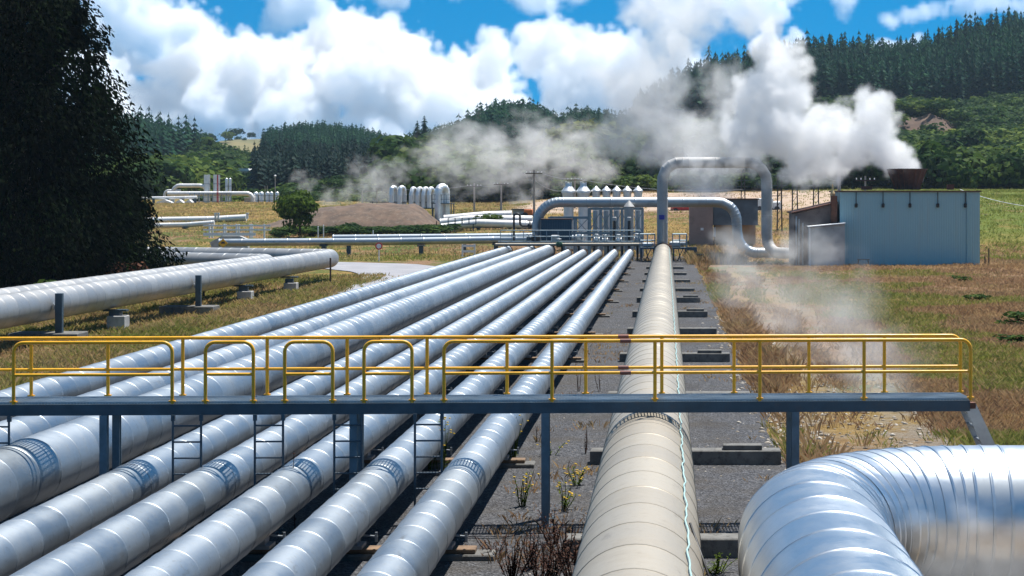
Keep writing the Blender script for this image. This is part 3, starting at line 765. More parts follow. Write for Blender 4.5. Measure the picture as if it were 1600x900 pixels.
# cabinet
t = thing('switch_cabinet', 'dark blue corrugated cabinet on the manifold deck', 'cabinet', (ax(870, 162.4), 162.4, zd + .06))
wc = (895 - 848) * 161.4 / FPX; hc = (378 - 344) * 161.4 / FPX - .06
mb = MB(); mb.box((0, 0, hc / 2), (wc, 1.7, hc)); mb.build('housing', simple('dark_blue_cladding', (.018, .055, .095), .5, .2, .15, 2), t)
mb = MB(); k = -wc / 2 + .1
while k < wc / 2: mb.box((k, -.87, hc / 2), (.09, .04, hc - .1)); k += .22
mb.build('rib', simple('dark_blue_rib', (.02, .06, .10), .45, .2, .15, 2), t); MB().box((0, 0, hc + .04), (wc + .16, 1.86, .08)).build('roof', M['brown_dark'], t)
t = thing('junction_box', 'small white box on the handrail in front of the blue cabinet', 'box', at(867.5, 378, 160.2), 0)
MB().box((0, 0, .31), (.7, .4, .6), None, .05).build('case', M['white'], t); MB().box((0, -.21, .31), (.56, .012, .46)).build('cover', M['concrete_pale'], t)
# gooseneck
Yg = 160.8
o = MB().tube(bend([(ax(803, Yg), Yg, zd - .1), (ax(803, Yg), Yg, hz(334, Yg)), (ax(812.5, Yg), Yg, hz(334, Yg)), (ax(812.5, Yg), Yg, hz(353, Yg)), (ax(829, Yg), Yg, hz(353, Yg))], [.25, .25, .3], 8), .095, 12)
t = thing('gooseneck_vent', 'black gooseneck pipe rising from the deck end', 'pipe', (ax(803, Yg), Yg, zd)); o = o.build('pipe', M['black'], t, True, None, 40); o.location = -t.location
mb = MB(); mb.lathe([(0, -.22), (.16, -.2), (.28, 0), (.16, .2), (0, .22)], (0, 0, 0), 12, Matrix.Rotation(math.pi / 2, 3, 'Y')); mb.tube([(0, 0, 0), (0, 0, .45)], .05, 6); mb.bar((-.2, 0, .45), (.2, 0, .45), .05); o = mb.build('valve', M['black'], t, True, None, 40); o.location = at(828, 353, Yg) - t.location
# two work platforms beside the end of the beige pipe
def platform(label, pxa, pxb, Y, steps):
    x0, x1 = ax(pxa, Y), ax(pxb, Y); gz = g(x0, Y) - .2; z0 = hz(388, Y)
    t = thing('work_platform', label, 'platform', ((x0 + x1) / 2, Y, gz), 0, 'work platforms at the end of the beige pipe')
    def lt(p_): return Vector(p_) - t.location
    MB().box(lt(((x0 + x1) / 2, Y + .8, z0)), (x1 - x0, 1.6, .14)).build('deck', M['steel'], t)
    for xx in (x0 + .08, x1 - .08):
        for yy in (Y + .1, Y + 1.5): MB().bar(lt((xx, yy, gz)), lt((xx, yy, z0 - .07)), .16, .16).build('leg', M['steel'], t)
    for yy in (Y + .05, Y + 1.55):
        mb = MB()
        for z_ in (hz(366, Y), hz(376, Y)): mb.tube([lt((x0, yy, z_)), lt((x1, yy, z_))], .045, 6)
        for xx in np.linspace(x0, x1, 3): mb.tube([lt((xx, yy, z0)), lt((xx, yy, hz(366, Y)))], .045, 6)
        mb.build('handrail', M['steel_pale'], t)
    mb = MB(); mb.bar(lt((x0 + .3, Y, gz)), lt((x1 - .3, Y, z0)), .08); mb.bar(lt((x1 - .5, Y + .4, gz)), lt((x0 + .5, Y + .4, z0)), .08); mb.build('brace', M['steel'], t)
    if steps:
        mb = MB(); mb.bar(lt((x1, Y + .4, z0 - .05)), lt((x1 + .9, Y + .4, z0 - .05)), .3, .3); mb.bar(lt((x1 + .78, Y + .4, z0 - .2)), lt((x1 + .78, Y + .4, gz)), .3, .3); mb.build('outrigger', M['steel'], t)
        mb = MB(); mb.box(lt((x1 - 1.0, Y + .9, z0 + .35)), (.9, .6, .5), None, .1); mb.tube([lt((x1 - 1.5, Y + .9, z0 + .4)), lt((x1 - .1, Y + .9, z0 + .4))], .16, 10); mb.build('actuator', M['galv'], t)
    else:
        mb = MB(); mb.box(lt(((x0 + x1) / 2, Y + .9, z0 + .3)), (.8, .6, .4), None, .1); mb.tube([lt((x0 + .2, Y + .9, z0 + .35)), lt((x1 - .1, Y + .9, z0 + .35))], .14, 10); mb.build('actuator', M['galv'], t)
platform('steel work platform left of the end of the beige pipe', 1000, 1023, 158, False)
platform('steel work platform with a bent outrigger right of the beige pipe', 1051, 1073, 158, True)
t = thing('oil_drum', 'dark drum standing on the gravel corner by the work platform', 'drum', (ax(1094, 153), 153, g(3, 153)))
MB().lathe([(0, 0), (.34, 0), (.36, .03), (.34, .06), (.34, .32), (.36, .35), (.34, .38), (.34, .72), (.36, .76), (.33, .8), (0, .79)], (0, 0, 0), 20).build('barrel', M['black'], t, True, None, 30)
mb = MB(); mb.lathe([(0, .79), (.06, .79), (.06, .83), (0, .83)], (.18, 0, 0), 8); mb.build('bung', M['galv'], t)
# ------------------------------------------------------------------ blue shed with cooling fan stack
YS = 148
x0, x1 = ax(1313, YS), ax(1531, YS); gz = -.7; zr = hz(300, YS); DS = 9
m, nt, bs = new_mat('blue_grey_sheet_wall')
p = nt.coord('Object'); x_, y_, z_ = nt.xyz(p)
f = nt.noise(p, .5, 4); cm = nt.new('ShaderNodeCombineXYZ'); nt.l.new(x_, cm.inputs[0]); nt.l.new(nt.math('MULTIPLY', z_, .06), cm.inputs[2])
st = nt.noise(cm.outputs[0], 2.2, 6, .7)
col = nt.mix(f, (.25, .45, .505), (.29, .49, .545)); col = nt.mix(nt.mapr(st, .48, .7, 0, .4), col, (.30, .40, .41))
col = nt.mix(nt.mapr(nt.math('ADD', z_, nt.math('MULTIPLY', nt.noise(p, 1.5, 5), .9)), 1.15, .55, 0, .5), col, (.2, .2, .16))
sock(nt, bs, 'Base Color', col); sock(nt, bs, 'Roughness', .6)
wv = nt.new('ShaderNodeTexWave', bands_direction='X'); wv.inputs['Scale'].default_value = 1.6; nt.l.new(p, wv.inputs[0])
sock(nt, bs, 'Normal', nt.bump(wv.outputs[1], .3, .03)); M['shed'] = m
t = thing('cooling_shed', 'flat roofed blue grey shed with a steaming fan stack', 'shed', ((x0 + x1) / 2, YS, gz))
def lt(p_): return Vector(p_) - t.location
ws = x1 - x0
mb = MB(); mb.box(lt(((x0 + x1) / 2, YS + .1, (gz + zr) / 2)), (ws, .2, zr - gz)); mb.box(lt(((x0 + x1) / 2, YS + DS - .1, (gz + zr) / 2)), (ws, .2, zr - gz))
for xx in (x0 + .1, x1 - .1): mb.box(lt((xx, YS + DS / 2, (gz + zr) / 2)), (.2, DS - .4, zr - gz))
mb.build('wall', M['shed'], t)
MB().box(lt(((x0 + x1) / 2, YS + DS / 2, zr + .06)), (ws + .24, DS + .3, .12)).build('roof', M['brown_dark'], t)
mb = MB(); xs_ = ax(1418, 152)
prof = [(1.1, 0), (1.12, .3), (1.17, .45), (1.66, 1.68), (1.72, 1.7), (1.72, 1.77), (1.6, 1.75), (1.1, .5), (1.0, .1)]
mb.lathe(prof, lt((xs_, 152.3, zr + .2)), 40); st_ = mb.build('fan_stack', M['brown_dark'], t, True, None, 30)
mb = MB()
for k in range(20):
    a = k * math.pi / 10; q = Matrix.Rotation(a, 3, 'Z')
    mb.bar(lt((xs_, 152.3, zr + .2)) + q @ Vector((1.13, 0, .05)), lt((xs_, 152.3, zr + .2)) + q @ Vector((1.18, 0, .45)), .05); mb.bar(lt((xs_, 152.3, zr + .2)) + q @ Vector((1.18, 0, .45)), lt((xs_, 152.3, zr + .2)) + q @ Vector((1.68, 0, 1.7)), .05)
mb.build('stave', M['rust'], st_)
for px in (1337.5, 1379.5, 1421.5, 1465, 1508):
    mb = MB(); xx = ax(px, YS); mb.tube([lt((xx, YS - .12, zr)), lt((xx, YS - .12, zr - 1.0))], .035, 6); mb.lathe([(0, -.2), (.12, -.16), (.13, .1), (.05, .18), (0, .18)], lt((xx, YS - .13, zr - 1.1)), 10); mb.bar(lt((xx, YS - .12, zr - .25)), lt((xx, YS, zr - .25)), .04)
    mb.build('hanging_valve', M['black'], t)
mb = MB(); mb.tube([lt((ax(1511, YS), YS - .06, zr)), lt((ax(1511, YS), YS - .06, gz))], .05, 8); mb.build('downpipe', M['shed'], t)
MB().box(lt((ax(1485, 151), 151, zr + .42)), (.55, .5, .44)).build('roof_box', M['rust'], t); MB().box(lt((ax(1354, 151), 151, zr + .34)), (.9, .5, .3)).build('roof_box', M['rust'], t)
# annex with sloping roof, rusty corner post and pale lean-to
Ya = 149.2
t = thing('shed_annex', 'brown grey annex with a sloping roof attached to the blue shed', 'shed', (ax(1275, Ya), Ya, gz))
def lt(p_): return Vector(p_) - t.location
m2 = simple('brown_grey_sheet', (.17, .135, .125), .75, .1, .35, .8, .1, 8, (.08, .06, .055), .6)
xa, xb = ax(1241, Ya), x0 - .12
mb = MB(); mb.prism([(xa - t.location.x, 0), (xb - t.location.x, 0), (xb - t.location.x, hz(318, Ya) - gz), (xa - t.location.x, hz(334, Ya) - gz)], 0, 6.5); mb.build('wall', m2, t)
mb = MB(); mb.bar(lt((xa - .2, Ya + 3.2, hz(333.5, Ya) + .05)), lt((xb, Ya + 3.2, hz(317.5, Ya) + .07)), 7.0, .1); mb.build('roof', M['rust'], t)
mb = MB(); mb.box(lt((xb - .32, Ya - .35, (gz + hz(306, Ya)) / 2)), (.5, .6, hz(306, Ya) - gz)); mb.build('corner_post', M['rust'], t)
mb = MB(); mb.lathe([(0, 0), (.2, 0), (.22, .35), (.1, .6), (.05, 1.1), (0, 1.15)], lt((ax(1301, Ya), Ya, hz(309, Ya))), 12); mb.build('roof_vent', simple('cream_vent', (.55, .4, .2), .6), t)
mb = MB()
for px in (1244, 1248, 1254): mb.tube([lt((ax(px, Ya), Ya - .2, gz)), lt((ax(px, Ya), Ya - .2, hz(338 + (px - 1244), Ya)))], .07, 8)
mb.build('conduit', M['galv'], t)
t = thing('lean_to', 'pale grey lean-to against the left end of the blue shed', 'shed', (ax(1290, 147), 147, gz))
def lt(p_): return Vector(p_) - t.location
xa, xb = ax(1264, 147), ax(1318.5, 147)
ml = simple('pale_grey_sheet', (.34, .375, .39), .65, .1, .2, .7, .1, 10, (.25, .24, .23), .5)
mb = MB(); mb.prism([(xa - t.location.x, 0), (xb - t.location.x, 0), (xb - t.location.x, hz(350, 147) - gz), (xa - t.location.x, hz(355.5, 147) - gz)], -.9, .98); mb.build('wall', ml, t)
mb = MB(); mb.bar(lt((xa - .1, 147, hz(355, 147) + .05)), lt((xb + .06, 147, hz(349.5, 147) + .05)), 2.1, .07); mb.box(lt((xa, 146.08, (gz + hz(356, 147)) / 2)), (.09, .06, hz(356, 147) - gz)); mb.build('trim', M['white'], t)
# bench and stakes
t = thing('bench', 'low dark bench on the grass against the blue shed', 'bench', (ax(1349, 147.3), 147.3, g(16, 147)))
MB().box((0, 0, .52), (1.0, .4, .06)).build('seat', M['black'], t)
for s_ in (-1, 1): mb = MB(); mb.bar((s_ * .46, -.15, 0), (s_ * .38, -.15, .5), .06); mb.bar((s_ * .46, .15, 0), (s_ * .38, .15, .5), .06); mb.build('leg', M['black'], t)
for k, px in enumerate((1539, 1545)):
    o = MB().lathe([(.05, -.2), (.055, .7 + k * .6), (.03, .78 + k * .6), (0, .8 + k * .6)], (0, 0, 0), 8).build('fence_stake', M['bark']); o.location = (ax(px, 149), 149, g(26, 149)); tag(o, ['short dark wooden stake by the right corner of the shed', 'tall dark wooden stake by the right corner of the shed'][k], 'stake', 'stakes beside the shed')
# ------------------------------------------------------------------ block building
Yb = 184
t = thing('block_building', 'brown concrete block building with dark upper wall and tan gate', 'building', (ax(1130, Yb), Yb, g(6, Yb) - .4))
def lt(p_): return Vector(p_) - t.location
gb = t.location.z; zt_ = hz(312, Yb)
mc = simple('brown_concrete', (.30, .215, .185), .9, 0, .22, .6, .2, 8, (.18, .14, .12), .5)
MB().box(lt((ax(1096, Yb), Yb + 4, (gb + hz(317, Yb)) / 2)), (ax(1114, Yb) - ax(1078, Yb), 8, hz(317, Yb) - gb)).build('tower', mc, t)
MB().box(lt((ax(1150, Yb), Yb + 4.5, (zt_ + hz(352, Yb)) / 2)), (ax(1185, Yb) - ax(1115, Yb), 7, zt_ - hz(352, Yb))).build('upper_wall', simple('dark_blue_grey_wall', (.085, .11, .135), .7, 0, .35, .8, .2, 6), t)
MB().box(lt((ax(1150, Yb), Yb + 4.8, (gb + hz(352, Yb)) / 2 - .005)), (ax(1183, Yb) - ax(1119, Yb), 6, hz(352, Yb) - gb - .01)).build('gate', simple('tan_timber', (.44, .29, .17), .85, 0, .15, 1.2), t)
MB().box(lt((ax(1117, Yb), Yb + 1.6, hz(363, Yb))), (.26, .2, 1.0)).build('notice_board', M['white'], t)
MB().box(lt((ax(1097, Yb), Yb - .02, hz(358, Yb))), (.3, .03, .26)).build('plate', M['white'], t)
MB().box(lt((ax(1150, Yb), Yb + 4.5, zt_ + .06)), (ax(1187, Yb) - ax(1113, Yb), 7.3, .12)).build('roof', M['brown_dark'], t)
# ------------------------------------------------------------------ lattice posts, poles and wires
def lattice(label, px, y0, y1, Y, w=.5):
    gz = g(ax(px, Y), Y); h_ = az(y0, Y) - gz
    t = thing('lattice_post', label, 'post', (ax(px, Y), Y, gz), 0, 'lattice posts behind the grey loop')
    for s_ in (-1, 1): MB().bar((s_ * w / 2, 0, -.2), (s_ * w / 2 * .7, 0, h_), .15, .15).build('leg', M['black'], t)
    mb = MB(); n = int(h_ / .9)
    for k in range(n): mb.bar((-w / 2, 0, h_ * k / n), (w / 2, 0, h_ * (k + 1) / n), .06); 
    for k in (.62, .8, .97): mb.bar((-w * 1.6, 0, h_ * k), (w * 1.6, 0, h_ * k), .07)
    mb.build('lacing', M['steel'], t)
lattice('dark lattice post nearest the grey loop', 1218, 272, 380, 205, .55)
lattice('dark lattice post second from the grey loop', 1242, 270, 335, 225, .7)
lattice('dark lattice post just left of the shed annex', 1275, 262, 322, 225, .7)
lattice('short lattice post seen inside the grey loop', 1161, 272, 312, 260, .6)
def pole(label, px, y0, Y, arm=True, r=.14):
    gz = g(ax(px, Y), Y); h_ = az(y0, Y) - gz
    t = thing('power_pole', label, 'pole', (ax(px, Y), Y, gz), 0, 'power poles')
    MB().tube([(0, 0, -.2), (0, 0, h_)], [r * 1.15, r * .8], 10).build('mast', M['wood_pole'], t, True, None, 40)
    if arm:
        mb = MB(); mb.box((0, -.16, h_ - .5), (2.2, .1, .12)); mb.build('crossarm', M['bark'], t)
        mb = MB()
        for xx in (-1, -.5, .5, 1): mb.lathe([(0, 0), (.07, .02), (.05, .1), (.07, .16), (0, .2)], (xx, -.16, h_ - .42), 8)
        mb.build('insulator', M['white'], t)
    return Vector((ax(px, Y), Y, gz + h_ - .25))
tops = [pole('power pole just right of the tall pipe loop on the mound', 741, 286, 265), pole('power pole between the shrub and the grey hut', 783, 283, 262), pole('tall power pole beside the left elbow of the steam main', 834.5, 265, 235), pole('power pole behind the wide capped vessels', 898, 276, 262)]
tops += [pole('short pole left of the steaming mound', 566, 294, 300, False, .1), pole('short pole behind the mound, next to the left loops', 589, 294, 300, False, .1)]
pole('grey pole at the left end of the shed roof', 1311, 262, 158, False, .17); pole('thin pole behind the shed roof', 1352, 275, 200, True, .12)
def wire(label, a, b, sag=.5):
    a, b = Vector(a), Vector(b); pts = [a.lerp(b, k / 14) - Vector((0, 0, sag * 4 * (k / 14) * (1 - k / 14))) for k in range(15)]
    o = MB().tube(pts, .022, 4, False).build('power_line', M['galv']); tag(o, label, 'wire', 'power lines')
wn = ['power line from the loop pole to the pole by the shrub', 'power line from the shrub pole to the tall pole', 'power line from the tall pole to the pole behind the vessels']
for k, (a, b) in enumerate(((tops[0], tops[1]), (tops[1], tops[2]), (tops[2], tops[3]))): wire(wn[k], a + Vector((.5, -.16, 0)), b + Vector((.5, -.16, 0)), .4)
wire('lower power line sagging from the tall pole', tops[2] - Vector((.5, 0, .6)), tops[3] - Vector((.5, 0, 1.5)), 1.0)
wire('power line from the vessel pole towards the grey loop', tops[3] + Vector((0, -.16, 0)), at(1160, 296, 255), .8)
wire('power line leaving to the left over the mound', tops[0], at(560, 287, 300), .9)
wire('power line strung between the lattice posts', at(1218, 276, 205), at(1275, 268, 225), .2); wire('upper wire from the lattice posts to the shed pole', at(1275, 266, 225), at(1311, 283, 158), .3)
wire('low cable running right from the shed corner across the field', at(1500, 296, 154), at(1680, 326, 150), .5)
# ------------------------------------------------------------------ tall inverted U loops on the mound
def uloop(label, px, w, top, base, r, Y, rot=.9):
    t = thing('pipe_loop', label, 'pipe', (ax(px, Y), Y, az(base, Y)), rot, 'inverted pipe loops behind the mound')
    h_ = (base - top) * Y / FPX - r; W_ = w
    pts = bend([(-W_ / 2, 0, 0), (-W_ / 2, 0, h_), (W_ / 2, 0, h_), (W_ / 2, 0, 0)], W_ / 2 * .98, 10)
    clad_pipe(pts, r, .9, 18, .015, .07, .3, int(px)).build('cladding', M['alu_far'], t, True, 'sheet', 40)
    for s_ in (-1, 1): MB().lathe([(r, -.02), (r * 1.5, -.02), (r * 1.5, .12), (r, .12)], (s_ * W_ / 2, 0, 0), 14).build('flange', M['steel'], t)
YU = 236
for k, (px, top) in enumerate(((615, 289.5), (628, 289.5), (646, 291.5), (656, 291.5), (665, 291.5), (673.5, 291.5))):
    uloop(['silver pipe loop at the left end of the loop row', 'silver pipe loop second from the left, before the gap', 'first silver pipe loop after the gap in the row', 'second silver pipe loop after the gap in the row', 'third silver pipe loop after the gap in the row', 'fourth silver pipe loop after the gap, beside the tall loop'][k], px, .95, top, 326, .3, YU, 1.05)
uloop('tallest and thickest silver pipe loop, at the end of the loop row', 691, 1.5, 286.5, 345, .5, 228, 1.0)
t = thing('loop_platform', 'steel platform with rails at the foot of the tall pipe loop', 'platform', at(690, 318, 227))
def lt(p_): return Vector(p_) - t.location
MB().box((0, 1.5, 0), (2.6, 3, .1)).build('deck', M['steel'], t)
for yy in (0, 3):
    mb = MB()
    for zz in (.55, 1.1): mb.tube([(-1.3, yy, zz), (1.3, yy, zz)], .03, 6)
    for xx in (-1.3, -.65, 0, .65, 1.3): mb.tube([(xx, yy, 0), (xx, yy, 1.1)], .03, 6)
    mb.build('handrail', M['steel'], t)
for xx in (-1.2, 1.2):
    for yy in (.1, 2.9): MB().bar((xx, yy, -4.2), (xx, yy, -.05), .12).build('leg', M['steel'], t)
t = thing('pipe_rack', 'long low steel rack behind the top of the mound', 'rack', at(640, 316, 236)); [MB().box((-1, yy, 0), (8.5, .2, .1)).build('rail', M['steel'], t) for yy in (0, 1.6)]
for k in range(6): MB().bar((-5 + k * 1.6, .8, -3), (-5 + k * 1.6, .8, -.05), .12).build('leg', M['steel'], t)
# fat white ground pipes right of the mound
for k, (pts, r_) in enumerate((([(694, 343), (760, 337), (800, 336)], .55), ([(688, 349), (740, 343), (832, 344)], .55), ([(690, 356), (748, 349), (842, 352)], .5))):
    Yq = 222 - k * 6; P3 = [(ax(a, Yq), Yq, az(b, Yq)) for a, b in pts]
    run_pipe('ground_pipe', ['white ground pipe, farthest of three by the tall loop', 'white ground pipe, middle of three by the tall loop', 'white ground pipe, closest of three by the tall loop'][k], P3, r_, M['white_pipe'], 'white ground pipes', 2.5, 18, 91 + k, posts=[(P3[1][0], Yq, P3[1][2] - r_)])
t = thing('stile', 'small steel footbridge with slanted steps over the white ground pipes', 'footbridge', at(722, 350, 208), 0)
MB().box((0, 0, 0), (3.2, .8, .1)).build('deck', M['steel'], t)
for yy in (-.4, .4):
    mb = MB(); mb.tube([(-1.6, yy, .7), (1.6, yy, .7)], .03, 6)
    for xx in (-1.6, -.8, 0, .8, 1.6): mb.tube([(xx, yy, 0), (xx, yy, .7)], .03, 6)
    mb.build('handrail', M['steel'], t)
for xx in (-1.6, -.5):
    mb = MB(); mb.bar((xx, -.45, 0), (xx - .9, -.6, -1.4), .1); mb.bar((xx + .25, -.45, 0), (xx - .65, -.6, -1.4), .1); mb.bar((xx - .45, -.52, -.7), (xx - .2, -.52, -.7), .08)
    mb.build('stair', M['galv'], t)
for xx in (-1.3, 1.3): MB().bar((xx, 0, -1.9), (xx, 0, -.05), .12).build('leg', M['steel'], t)
# hut, vehicles
Yh = 236
t = thing('hut', 'small pale grey hut with a flat dark roof left of the steam main', 'hut', (ax(813, Yh), Yh, az(345, Yh)))
MB().box((0, 1.2, .7), (2.05, 2.4, 1.5)).build('wall', M['concrete_pale'], t); MB().box((0, 1.2, 1.5), (2.4, 2.8, .12)).build('roof', M['black'], t); MB().box((.4, -.01, .6), (.6, .04, 1.1)).build('door', M['galv'], t)
def truck(label, px, py, Y, body, w, h_, rz, cat='truck'):
    t = thing('parked_truck', label, cat, (ax(px, Y), Y, az(py, Y)), rz, 'vehicles beyond the plant')
    MB().box((0, 0, h_ * .62), (w, 1.7, h_ * .72), None, .08).build('cargo_box', M[body], t)
    cb = MB().box((w / 2 + .6, 0, h_ * .45), (1.1, 1.7, h_ * .62), None, .14).build('cab', M['white'], t)
    MB().box((w / 2 + 1.0, 0, h_ * .6), (.36, 1.5, h_ * .2)).build('windscreen', M['glass'], cb)
    for xx in (-w * .35, w / 2 + .55):
        for s_ in (-1, 1): MB().lathe([(0, -.1), (.36, -.1), (.4, -.05), (.4, .05), (.36, .1), (0, .1)], (xx, s_ * .8, .4), 14, Matrix.Rotation(math.pi / 2, 3, 'X')).build('wheel', M['black'], t)
    MB().box((.3, 0, .45), (w + 1.5, 1.1, .18)).build('chassis', M['black'], t)
truck('red and white truck beyond the green strip, beside the brown building', 1063, 334, 246, 'red', 2.4, 1.9, .2)
truck('small orange vehicle behind the left elbow of the steam main', 826, 341, 236, 'orange', 1.1, 1.2, 0)
truck('white truck half hidden by the right leg of the grey loop', 1194, 331, 246, 'white', 2.2, 1.9, .1)
# white road fence, signs, headwall
Yf = 182
t = thing('bridge_fence', 'white timber fence over the culvert, left of the round bush', 'fence', (ax(372, Yf), Yf, az(372, Yf)), 0, 'white road fences')
def lt(p_): return Vector(p_) - t.location
for row, (Yq, pxs, dz) in enumerate(((Yf, (327.5, 350, 369.5, 391, 413), 0), (Yf + 4, (332, 352.5, 373.5, 394), .0))):
    for px in pxs: MB().box(lt((ax(px, Yq), Yq, az(361, Yq))), (.15, .15, 1.42)).build('post', M['white'], t)
    mb = MB(); a, b = (318, 423) if row == 0 else (318, 405)
    for py in (352.5, 359): mb.box(lt(((ax(a, Yq) + ax(b, Yq)) / 2, Yq - .1, az(py, Yq))), (ax(b, Yq) - ax(a, Yq), .05, .16))
    if row == 0: mb.box(lt(((ax(318, Yq) + ax(400, Yq)) / 2, Yq - .1, az(366, Yq))), (ax(400, Yq) - ax(318, Yq), .05, .3))
    mb.build('rail', M['white'], t)
t = thing('culvert_headwall', 'sloping pale concrete headwall below the white fence', 'wall', (ax(350, 176), 176, az(385, 176)))
def lt(p_): return Vector(p_) - t.location
mb = MB(); mb.prism([(ax(325, 176) - t.location.x, az(379, 176) - t.location.z), (ax(334, 176) - t.location.x, -1.2), (ax(386, 176) - t.location.x, -1.2), (ax(384, 176) - t.location.x, az(374, 176) - t.location.z), (ax(372, 176) - t.location.x, az(369, 176) - t.location.z), (ax(344, 176) - t.location.x, az(369, 176) - t.location.z)], .6, 1.4); mb.build('wing_wall', M['concrete_pale'], t)
t = thing('barrier_frame', 'small white two-rail barrier under the far pipes by the silver bank', 'barrier', (ax(733.5, 162), 162, az(400, 162)))
for px in (722.5, 741.5): MB().box((ax(px, 162) - t.location.x, 0, .5), (.13, .13, 1.15)).build('post', M['white'], t)
for z_ in (.92, .42): MB().box((0, -.07, z_), (1.15, .05, .2)).build('rail', M['white'], t)
# yellow hump sign
Yq = 166
t = thing('warning_sign', 'yellow diamond sign with a black hump symbol by the culvert', 'sign', (ax(348.5, Yq), Yq, g(ax(348, Yq), Yq)))
zc = az(380, Yq) - t.location.z; s_ = .42
MB().bar((0, .06, 0), (0, .06, zc + .3), .07).build('post', M['galv'], t)
fc = MB().box((0, 0, zc), (.62, .03, .62), Matrix.Rotation(R(45), 3, 'Y')).build('face', M['sign_yellow'], t)
MB().prism([(-.2, zc - .04)] + [(.2 * math.cos(a), zc - .04 + .2 * math.sin(a)) for a in np.linspace(math.pi, 0, 10)] + [(.2, zc - .04)], -.026, -.017).build('hump_symbol', M['black'], fc)
Yq = 160
t = thing('speed_sign', 'round white speed sign with red ring at the road edge', 'sign', (ax(592, Yq), Yq, g(ax(592, Yq), Yq)))
zc = az(384.5, Yq) - t.location.z
MB().bar((0, .05, 0), (0, .05, zc), .09).build('post', M['white'], t)
RX = Matrix.Rotation(math.pi / 2, 3, 'X')
fc = MB().lathe([(0, -.01), (.24, -.01), (.24, .01), (0, .01)], (0, 0, zc), 24, RX).build('face', M['white'], t)
MB().lathe([(.22, -.018), (.33, -.018), (.33, .022), (.22, .022), (.22, -.018)], (0, 0, zc), 24, RX, False).build('ring', M['red'], t)
fd = bpy.data.curves.new('speed_number', 'FONT'); fd.body = '5'; fd.size = .3; fd.extrude = .003; fd.align_x = 'CENTER'; fd.align_y = 'CENTER'
o = bpy.data.objects.new('number_curve', fd); me_ = bpy.data.meshes.new_from_object(o); bpy.data.objects.remove(o); o = bpy.data.objects.new('number', me_); COL.objects.link(o); o.parent = fc; o.location = (0, -.02, zc); o.rotation_euler = (math.pi / 2, 0, 0); fd.materials.append(M['black'])
for k, (px, y0, y1, Y_) in enumerate(((497, 354, 367, 185), (505.5, 352, 367, 185), (583, 361, 368, 180), (682, 346, 358, 205))):
    o = MB().lathe([(.06, -.3), (.06, (y1 - y0) * Y_ / FPX), (.04, (y1 - y0) * Y_ / FPX + .04), (0, (y1 - y0) * Y_ / FPX + .05)], (0, 0, 0), 8).build('marker_post', M['white'] if k < 3 else M['rust']); o.location = at(px, y1, Y_)
    tag(o, ['white marker post before the mound, left of a close pair', 'white marker post before the mound, right of a close pair', 'single white marker post above the round speed sign', 'rusty marker post at the foot of the mound'][k], 'post', 'marker posts')
# far white pipes across the left field
for k, (pts, r_, Y_) in enumerate((([(200, 345), (330, 343), (385, 340)], .42, 226), ([(200, 353), (290, 351.5), (335, 348)], .3, 214))):
    P3 = [(ax(a, Y_), Y_, az(b, Y_)) for a, b in pts]
    run_pipe('ground_pipe', ['long white pipe across the ochre field beyond the fence', 'short white pipe just before the long one in the ochre field'][k], P3, r_, M['white_pipe'], 'white field pipes', 2.5, 16, 95 + k, posts=[(P3[1][0], Y_, P3[1][2] - r_)])
t = thing('pipe_bollards', 'two white valve stubs on the long field pipe', 'valve', at(338, 343, 225.5)); 
for dx in (-.1, .25, 3.9): MB().lathe([(0, 0), (.14, 0), (.14, .6), (.2, .6), (.2, .75), (0, .75)], (dx, 0, .1), 10).build('stub', M['white'], t)
o = grid_mesh('dirt_mound', np.linspace(-56, -26, 60), np.linspace(213, 232, 40), lambda X, Y: g(-40, 213) - .6 + (np.interp(X, [-52, -48, -42.5, -38.5, -31.5, -30, -28, -27], [0, 1.4, 2.9, 3.5, 3.45, 2.6, .8, 0])) * np.clip(1 - ((Y - 222.5) / 9) ** 2, 0, 1) ** .7 + (fbm(X, Y, 2.2, 44, 4) - .5) * .9 * np.clip(1 - ((Y - 222.5) / 9) ** 2, 0, 1), M['earth'])
tag(o, kind='structure')
# ------------------------------------------------------------------ the far plant on the left
YF = 335; gf = 3.5
def cyl_thing(name, label, cat, px, top, base, r, mat, Y=YF, group=None, dome=True):
    t = thing(name, label, cat, (ax(px, Y), Y, az(base, Y)), 0, group); h_ = (base - top) * Y / FPX
    if dome: MB().lathe([(0, 0), (r, 0), (r, h_ - r * .9), (r * .92, h_ - r * .5), (r * .6, h_ - r * .15), (0, h_)], (0, 0, 0), 18).build('shell', mat, t, True, None, 50)
    else: MB().lathe([(0, 0), (r, 0), (r, h_), (r * .9, h_), (r * .9, h_ - .2), (0, h_ - .2)], (0, 0, 0), 20).build('shell', mat, t, True, None, 30)
    mb = MB()
    for z_ in (h_ * .35, h_ * .7): mb.lathe([(r, z_), (r * 1.06, z_), (r * 1.06, z_ + .12), (r, z_ + .12)], (0, 0, 0), 18)
    mb.build('band', M['galv'], t)
    return t
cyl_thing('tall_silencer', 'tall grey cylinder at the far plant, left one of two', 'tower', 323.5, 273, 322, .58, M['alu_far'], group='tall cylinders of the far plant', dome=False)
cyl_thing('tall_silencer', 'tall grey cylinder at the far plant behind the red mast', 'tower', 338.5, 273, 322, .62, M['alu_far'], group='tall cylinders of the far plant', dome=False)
for k, px in enumerate((354, 359.5)): cyl_thing('slim_vessel', ['slim domed vessel right of the tall cylinders, left of a pair', 'slim domed vessel right of the tall cylinders, right of a pair'][k], 'vessel', px, 278, 322, .26, M['alu_far'], YF + 6, 'slim vessels of the far plant')
wl_ = ['round topped vessel at the end of the far horizontal pipe', 'second round topped vessel beyond the far horizontal pipe', 'third round topped vessel of the far plant, after the gap', 'fourth round topped vessel of the far plant', 'last round topped vessel, half behind the round bush']
